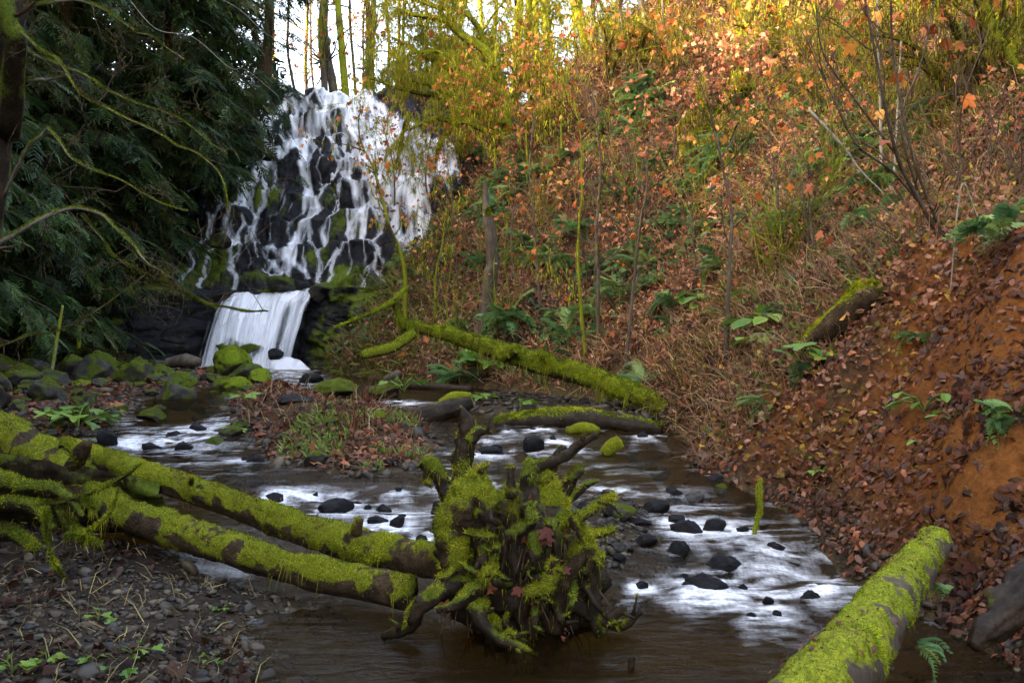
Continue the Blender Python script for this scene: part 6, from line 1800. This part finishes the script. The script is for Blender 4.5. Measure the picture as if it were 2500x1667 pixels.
tangle("green_herbs", "patches of small green herbs across the slope", 30000, 9, 44, lambda x, y, h, w, dr, dl: right(x, y, h, w, dr, dl) & (nz(x, y, .45, 7) > .02), [(.07, .12, .02), (.12, .17, .03), (.05, .09, .03), (.18, .19, .03)], (.15, .5), .03, M_GREEN, a=(-.28, .72))
tangle("sunny_herbs", "yellow-green herbs and moss near the rim", 9000, 22, 48, lambda x, y, h, w, dr, dl: right(x, y, h, w, dr, dl) & (x > 2) & (nz(x, y, .4, 5) > -.05), [(.13, .115, .012), (.16, .11, .02), (.07, .085, .014), (.14, .07, .02), (.08, .04, .017)], (.2, .7), .022, M_GREEN, a=(-.1, .72))
tangle("island_herbs", "low green herbs on the near end of the island", 16000, 9.8, 14.5, lambda x, y, h, w, dr, dl: (sdpoly(x, y, ISLAND) > .12) & (nz(x, y, 1.2, 3) > -.15) & (x > -3.0), [(.09, .16, .02), (.14, .2, .03), (.2, .2, .06), (.06, .11, .02)], (.08, .26), .03, M_GREEN, a=(-.35, .0))
tangle("island_stalks", "dry straw and reddish dead stalks on the island", 1800, 10, 20, lambda x, y, h, w, dr, dl: (sdpoly(x, y, ISLAND) > .1), [(.35, .24, .1), (.2, .07, .04), (.16, .08, .04), (.45, .36, .18)], (.15, .6), .007, a=(-.4, .0))
tangle("gravel_stalks", "flattened dry stalks across the near gravel", 1600, 4, 8, lambda x, y, h, w, dr, dl: (sdpoly(x, y, GRAVEL) > .1) & (nz(x, y, .9, 8) > -.1), [(.25, .17, .08), (.35, .28, .12), (.12, .08, .04)], (.12, .42), .008, up=.1, a=(-.7, -.15), lean=1.4)
tangle("slope_seedlings", "tiny green seedlings on the earth slope", 2600, 6, 13, lambda x, y, h, w, dr, dl: (dr > .1) & (nz(x, y, 1.0, 11) > .18), [(.1, .18, .02), (.15, .2, .03), (.2, .2, .04)], (.04, .12), .02, M_GREEN, a=(.12, .8))
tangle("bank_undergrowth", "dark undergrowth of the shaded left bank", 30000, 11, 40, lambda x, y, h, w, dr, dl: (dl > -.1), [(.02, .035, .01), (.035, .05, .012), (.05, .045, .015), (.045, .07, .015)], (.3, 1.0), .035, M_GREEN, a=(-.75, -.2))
tangle("bank_moss", "olive moss and grass hanging on the bank beside the falls", 9000, 22, 35, lambda x, y, h, w, dr, dl: ((dl > -.1) | (dr > -.1)) & (np.abs(x + 8) < 6), [(.1, .12, .015), (.15, .15, .02), (.07, .09, .012)], (.15, .5), .03, M_MOSSB, a=(-.5, -.1), up=-.1)

# reddish dead stalks
for i, (u, v) in enumerate([(880, 1035), (905, 1000), (865, 1060)]):
    g = ground_at(u, v); t = thing("dead_stalks", "clump of reddish-brown dead stalks on the island, %s of three" % ("rightmost", "middle", "leftmost")[(1, 0, 2)[i] if False else (1, 0, 2)[i]], "plant", g, "dead stalks on the island")
    b = MB()
    for k in range(14):
        e = g + np.array([rng.normal() * .25, rng.normal() * .15, rng.uniform(.2, .55)]); tube(b, np.array([g + rng.normal(size=3) * (.1, .1, 0), (g + e) / 2 + rng.normal(size=3) * .05, e]), [.008, .006, .003], 4, col=mixcol([(.16, .05, .03), (.22, .08, .05), (.1, .04, .025)], 1)[0])
    part("stalks", b, M_STEM, t)

# ------------------------------------------------------------------ pebbles
def pebble_t(seed, sub=2):
    r_ = np.random.default_rng(seed); bm = bmesh.new(); bmesh.ops.create_icosphere(bm, subdivisions=sub, radius=1.0)
    V = np.array([v.co[:] for v in bm.verts]); F = np.array([[v.index for v in f.verts] for f in bm.faces]); bm.free()
    for _ in range(6):
        n = unit(r_.normal(size=3)); V = V - np.clip(V @ n - r_.uniform(.5, .85), 0, None)[:, None] * n
    return V * np.array([1, .75, .42]), F


PB = [pebble_t(k) for k in range(5)]; PBS = [pebble_t(k, 1) for k in range(5)]
STONEC = [(.018, .0145, .010), (.034, .027, .017), (.058, .045, .028), (.011, .0095, .0075), (.085, .066, .043), (.042, .024, .013), (.022, .02, .016)]


def gravel(name, label, n, y0, y1, sel, size, T_, a):
    x, y = wedge(n, y0, y1, *a); h, w, dr, dl = terrain(x, y, True); k = sel(x, y, h, w, dr, dl); x, y, h = x[k], y[k], h[k]
    b = MB(); m = len(x); s = size * np.exp(rng.normal(size=m) * .42) * (.8 + .03 * y)
    nrm = slope_n(x, y) + rng.normal(size=(m, 3)) * .3
    for g in range(5):
        q = np.arange(m) % 5 == g
        scatter(b, *T_[g], np.stack([x, y, h + s * .15], 1)[q], basis(nrm[q], rng.uniform(0, 6.28, q.sum())), s[q], mixcol(STONEC, q.sum(), .25))
    return tag(part(name, b, M_PEB), label, kind="stuff")


gravel("gravel", "slaty pebbles of the near gravel bank", 2600, 3.4, 8.6, lambda x, y, h, w, dr, dl: (sdpoly(x, y, GRAVEL) > -.25), .030, PB, (-.8, -.1))
gravel("fine_gravel", "fine pebbles between the larger ones on the near bank", 6500, 3.4, 8.6, lambda x, y, h, w, dr, dl: (sdpoly(x, y, GRAVEL) > -.3), .019, PBS, (-.8, -.1))
gravel("spit_gravel", "shiny wet pebbles of the gravel spit", 2600, 6, 10, lambda x, y, h, w, dr, dl: (sdpoly(x, y, SPIT) > -.3), .028, PBS, (0, .25))
gravel("bar_gravel", "pebbles of the bars and the rock field", 8000, 9, 28, lambda x, y, h, w, dr, dl: (sdpoly(x, y, BAR2) > -.5) | (sdpoly(x, y, ROCKBAR) > -.5) | ((sdpoly(x, y, ISLAND) > -.5) & (sdpoly(x, y, ISLAND) < .3)), .05, PBS, (-.72, .25))
gravel("bank_gravel", "wet pebbles along the foot of the right bank", 3500, 5, 16, lambda x, y, h, w, dr, dl: (dr > -.5) & (dr < .2), .032, PBS, (.05, .6))

# ------------------------------------------------------------------ the wood beyond the rim
def far_tree(label, x, y, H, pal, nbr=46, group="trees beyond the rim"):
    b0 = gz(x, y); limbs = [([np.array(b0), np.array(b0) + (rng.normal() * .4, 0, H * .5), np.array(b0) + (rng.normal() * .8, 0, H)], .16, .05)]
    for k in range(7):
        h = rng.uniform(.05, .8); q = np.array(b0) + (0, 0, H * h); a = rng.uniform(0, 6.28); l = rng.uniform(1.5, 3.5)
        limbs.append(([q, q + (math.cos(a) * l * .5, math.sin(a) * l * .3, l * .4), q + (math.cos(a) * l, math.sin(a) * l * .6, l * .5)], .07, .02))
    moss_tree(label, limbs, M_BARK, .55, hang=14, twig=4, tl=2.0, leaves=150, name="background_tree", group=group, hl=(.2, .8), pal=pal, tdepth=2, fzn=300, wide=.06, lpal=[(.3, .25, .03), (.35, .2, .05), (.2, .2, .03), (.28, .13, .04)])


spots = [(-3.2, 46), (-1.5, 48), (0.2, 45), (1.8, 47), (3.2, 44), (4.6, 46), (6.2, 43), (7.6, 46), (9.4, 42), (11.2, 44), (13, 41), (15, 42), (17.5, 39), (20, 38), (22.5, 36), (25, 35)]
for i, (x, y) in enumerate(spots):
    far_tree("leafy olive tree beyond the rim, %s of that row" % ordinal(i, len(spots)), x, y, rng.uniform(7, 10), [(.26, .25, .015), (.18, .18, .015), (.33, .28, .02)])

# mossy shrubs of the upper slope
for i, (u, v) in enumerate([(1480, 200), (1560, 170), (1640, 190), (1850, 150), (1960, 170), (2080, 210), (2330, 300), (2400, 230), (2180, 150), (1760, 420), (1330, 330), (2010, 300)]):
    g = ground_at(u, v, water=False); limbs = []
    for k in range(6):
        a = rng.uniform(0, 6.28); l = rng.uniform(.9, 1.9)
        limbs.append(([g - (0, 0, .1), g + (math.cos(a) * l * .35, math.sin(a) * l * .3 - .15, l * .65), g + (math.cos(a) * l * .9, math.sin(a) * l * .6 - .3, l * rng.uniform(.35, .9))], .05, .015))
    moss_tree("mossy yellow-green shrub high on the slope, %s of these in the picture" % ordinal(sorted([1480, 1560, 1640, 1850, 1960, 2080, 2330, 2400, 2180, 1760, 1330, 2010]).index(u), 12), limbs, M_BARK, .45, hang=16, twig=7, tl=.9, leaves=40, name="mossy_shrub", cat="shrub",
              group="mossy shrubs of the upper slope", hl=(.1, .45), tdepth=2, fzn=500, wide=.03, pal=[(.14, .125, .012), (.10, .09, .012), (.2, .16, .018)])

# leafy weeds standing at the foot of the slope
def standing(name, label, n, y0, y1, sel, pal, size, top, a, tmpl=LEAFC):
    x, y = wedge(n, y0, y1, *a); h, w, dr, dl = terrain(x, y, True); k = sel(x, y, h, w, dr, dl); x, y, h = x[k], y[k], h[k]; m = len(x)
    cl = .35 + .65 * sstep(-.3, .5, nz(x, y, .9, 5))
    p = np.stack([x, y, h + top * rng.random(m) * cl], 1); b = MB()
    d = rng.normal(size=(m, 3)); d[:, 2] -= .5
    scatter(b, *tmpl, p, basis_x(d, roll=rng.uniform(0, 6.28, m)), size * rng.uniform(.6, 1.3, m) * (.8 + .02 * y), mixcol(pal, m, .25))
    return tag(part(name, b, M_LEAF, smooth=False), label, kind="stuff")


standing("withered_weeds", "withered red-brown and yellow leafy weeds at the foot of the slope", 9000, 8.5, 19, lambda x, y, h, w, dr, dl: (dr > .1) & (dr < 5.5) & (nz(x, y, .5, 3) > -.25), [(.2, .075, .035), (.28, .14, .09), (.14, .05, .025), (.34, .2, .03), (.24, .12, .08), (.1, .09, .02)], .085, .6, (.12, .55))
standing("hanging_dead_leaves", "dead orange-brown leaves caught in the brush of the slope", 9000, 17, 42, lambda x, y, h, w, dr, dl: right(x, y, h, w, dr, dl) & (nz(x, y, .3, 8) > -.1), ORANGE[:4] + BROWNL, .07, 1.2, (-.2, .62), LEAF3)
standing("evergreen_brush", "dark green leafy brush filling the gaps of the slope", 14000, 15, 44, lambda x, y, h, w, dr, dl: right(x, y, h, w, dr, dl) & (nz(x, y, .28, 12) > .08), [(.03, .06, .02), (.05, .09, .025), (.07, .11, .03), (.02, .04, .015)], .16, .8, (-.25, .66))

# bare brush of the slope: many thin stems from one stool
BR = []
while len(BR) < 34:
    u, v = rng.uniform(1010, 2480), rng.uniform(150, 900)
    if v > 560 + .45 * (2480 - u) * .55 or (u > 1900 and v > 640): continue
    g = ground_at(u, v, water=False)
    if g[1] < 11 or terrain(g[0], g[1]) - zw(g[0], g[1]) < .5: continue
    BR.append((u, v, g))
BR.sort(key=lambda q: q[0])
for i, (u, v, g) in enumerate(BR):
    t = thing("brush_clump", "clump of thin bare stems on the leafy slope, %s of the clumps" % (ordinal(i, len(BR)) if i < 26 else ORD[len(BR) - 1 - i].replace("left", "right") if i < len(BR) - 1 else "rightmost"), "shrub", g, "bare brush clumps of the slope")
    b, lb, tips = MB(), MB(), []
    olive = rng.random() < .4
    for k in range(rng.integers(7, 13)):
        out = []; d = unit(np.array([rng.normal() * .45, rng.normal() * .35 - .15, 1.0]))
        grow(g + rng.normal(size=3) * (.12, .12, 0) - (0, 0, .05), d, rng.uniform(1.0, 2.6), .016, 1, out, .22, .1, (2, 5), tips, 6, .55, .5)
        for pp, rr in out: tube(b, pp, np.maximum(rr, .005), 3, moss=.8 if olive else .15)
    part("stems", b, M_TWIG, t, kind="stuff")
    leaves_at(lb, [q[0] for q in tips], int(rng.integers(15, 60)), .11, ORANGE[:4] + BROWNL, spread=.03, tmpl=LEAF3)
    part("leaves", lb, M_LEAF, t, smooth=False, kind="stuff")

# rocks on the lip of the curtain fall
for lab, u, v, Y, sz, kd in (("long green mossy boulder lying on the lip of the curtain fall", 690, 697, 31.5, (.95, .5, .36), "moss"), ("dark wet rock at the left corner of the curtain lip", 535, 720, 31.3, (.5, .5, .4), "wet"), ("low dark rock on the lip between the streams", 622, 712, 31.9, (.5, .4, .2), "wet"),
                             ("bright mossy rock perched beside the left strand of the upper fall", 538, 590, 32.6, (.42, .35, .38), "moss"), ("mossy rock at the right corner of the curtain lip", 792, 712, 31.0, (.55, .5, .45), "half"),
                             ("dark rock in the apron of foam beside the big boulder", 672, 862, 29.0, (.3, .3, .22), "wet")):
    boulder("boulder", lab, px(u, v, Y), sz, kd, group="boulders in the creek bed")

# bushes on the knoll right of the falls lip
for i, (x, y) in enumerate([(-4.6, 43.6), (-3.4, 44.2), (-2.2, 43.8), (-1.0, 44.6), (-5.4, 45.0), (-3.0, 46.5)]):
    g = np.array(gz(x, y)); limbs = []
    for k in range(6):
        a = rng.uniform(0, 6.28); l = rng.uniform(1.0, 2.2)
        limbs.append(([g - (0, 0, .1), g + (math.cos(a) * l * .35, math.sin(a) * l * .3, l * .7), g + (math.cos(a) * l * .9, math.sin(a) * l * .6, l * rng.uniform(.4, 1.0))], .06, .02))
    moss_tree("dark mossy bush on the falls-lip knoll, %s there" % ordinal([4, 0, 1, 5, 2, 3].index([4, 0, 1, 5, 2, 3][i]) if False else [1, 2, 4, 5, 0, 3][i], 6), limbs, M_BARK, .5, hang=45, twig=8, tl=1.1, leaves=90, name="mossy_bush", cat="shrub", group="bushes on the knoll",
              hl=(.1, .5), tdepth=2, fzn=300, wide=.05, pal=MOSS_DARK, lpal=[(.05, .08, .02), (.08, .10, .02), (.2, .07, .03)])

# name each small stone by the boulder it lies nearest to
_big = [o for o in bpy.data.objects if o.parent is None and o.name.split(".")[0] == "boulder"]
_bp = np.array([o.location[:] for o in _big])
_near = {}
for o in [o for o in bpy.data.objects if o.parent is None and o.name.split(".")[0] == "stone"]:
    d = np.linalg.norm(_bp - np.array(o.location[:]), axis=1); k = int(d.argmin()); _near.setdefault(k, []).append((float(d[k]), o))
_stop = set("the a an of in on at by to with and beside near below above between behind before right left just amid among from its it".split())
for k, lst in _near.items():
    words = _big[k]["label"].replace(",", "").split()[:8]
    while words and words[-1] in _stop: words.pop()
    lst.sort(key=lambda q: q[0])
    for i, (_, o) in enumerate(lst):
        look = "mossy" if o.children else "bare"
        o["label"] = "%s stone %s the %s" % (look, "closest to" if i == 0 else ordw(i + 1) + " closest to", " ".join(words))
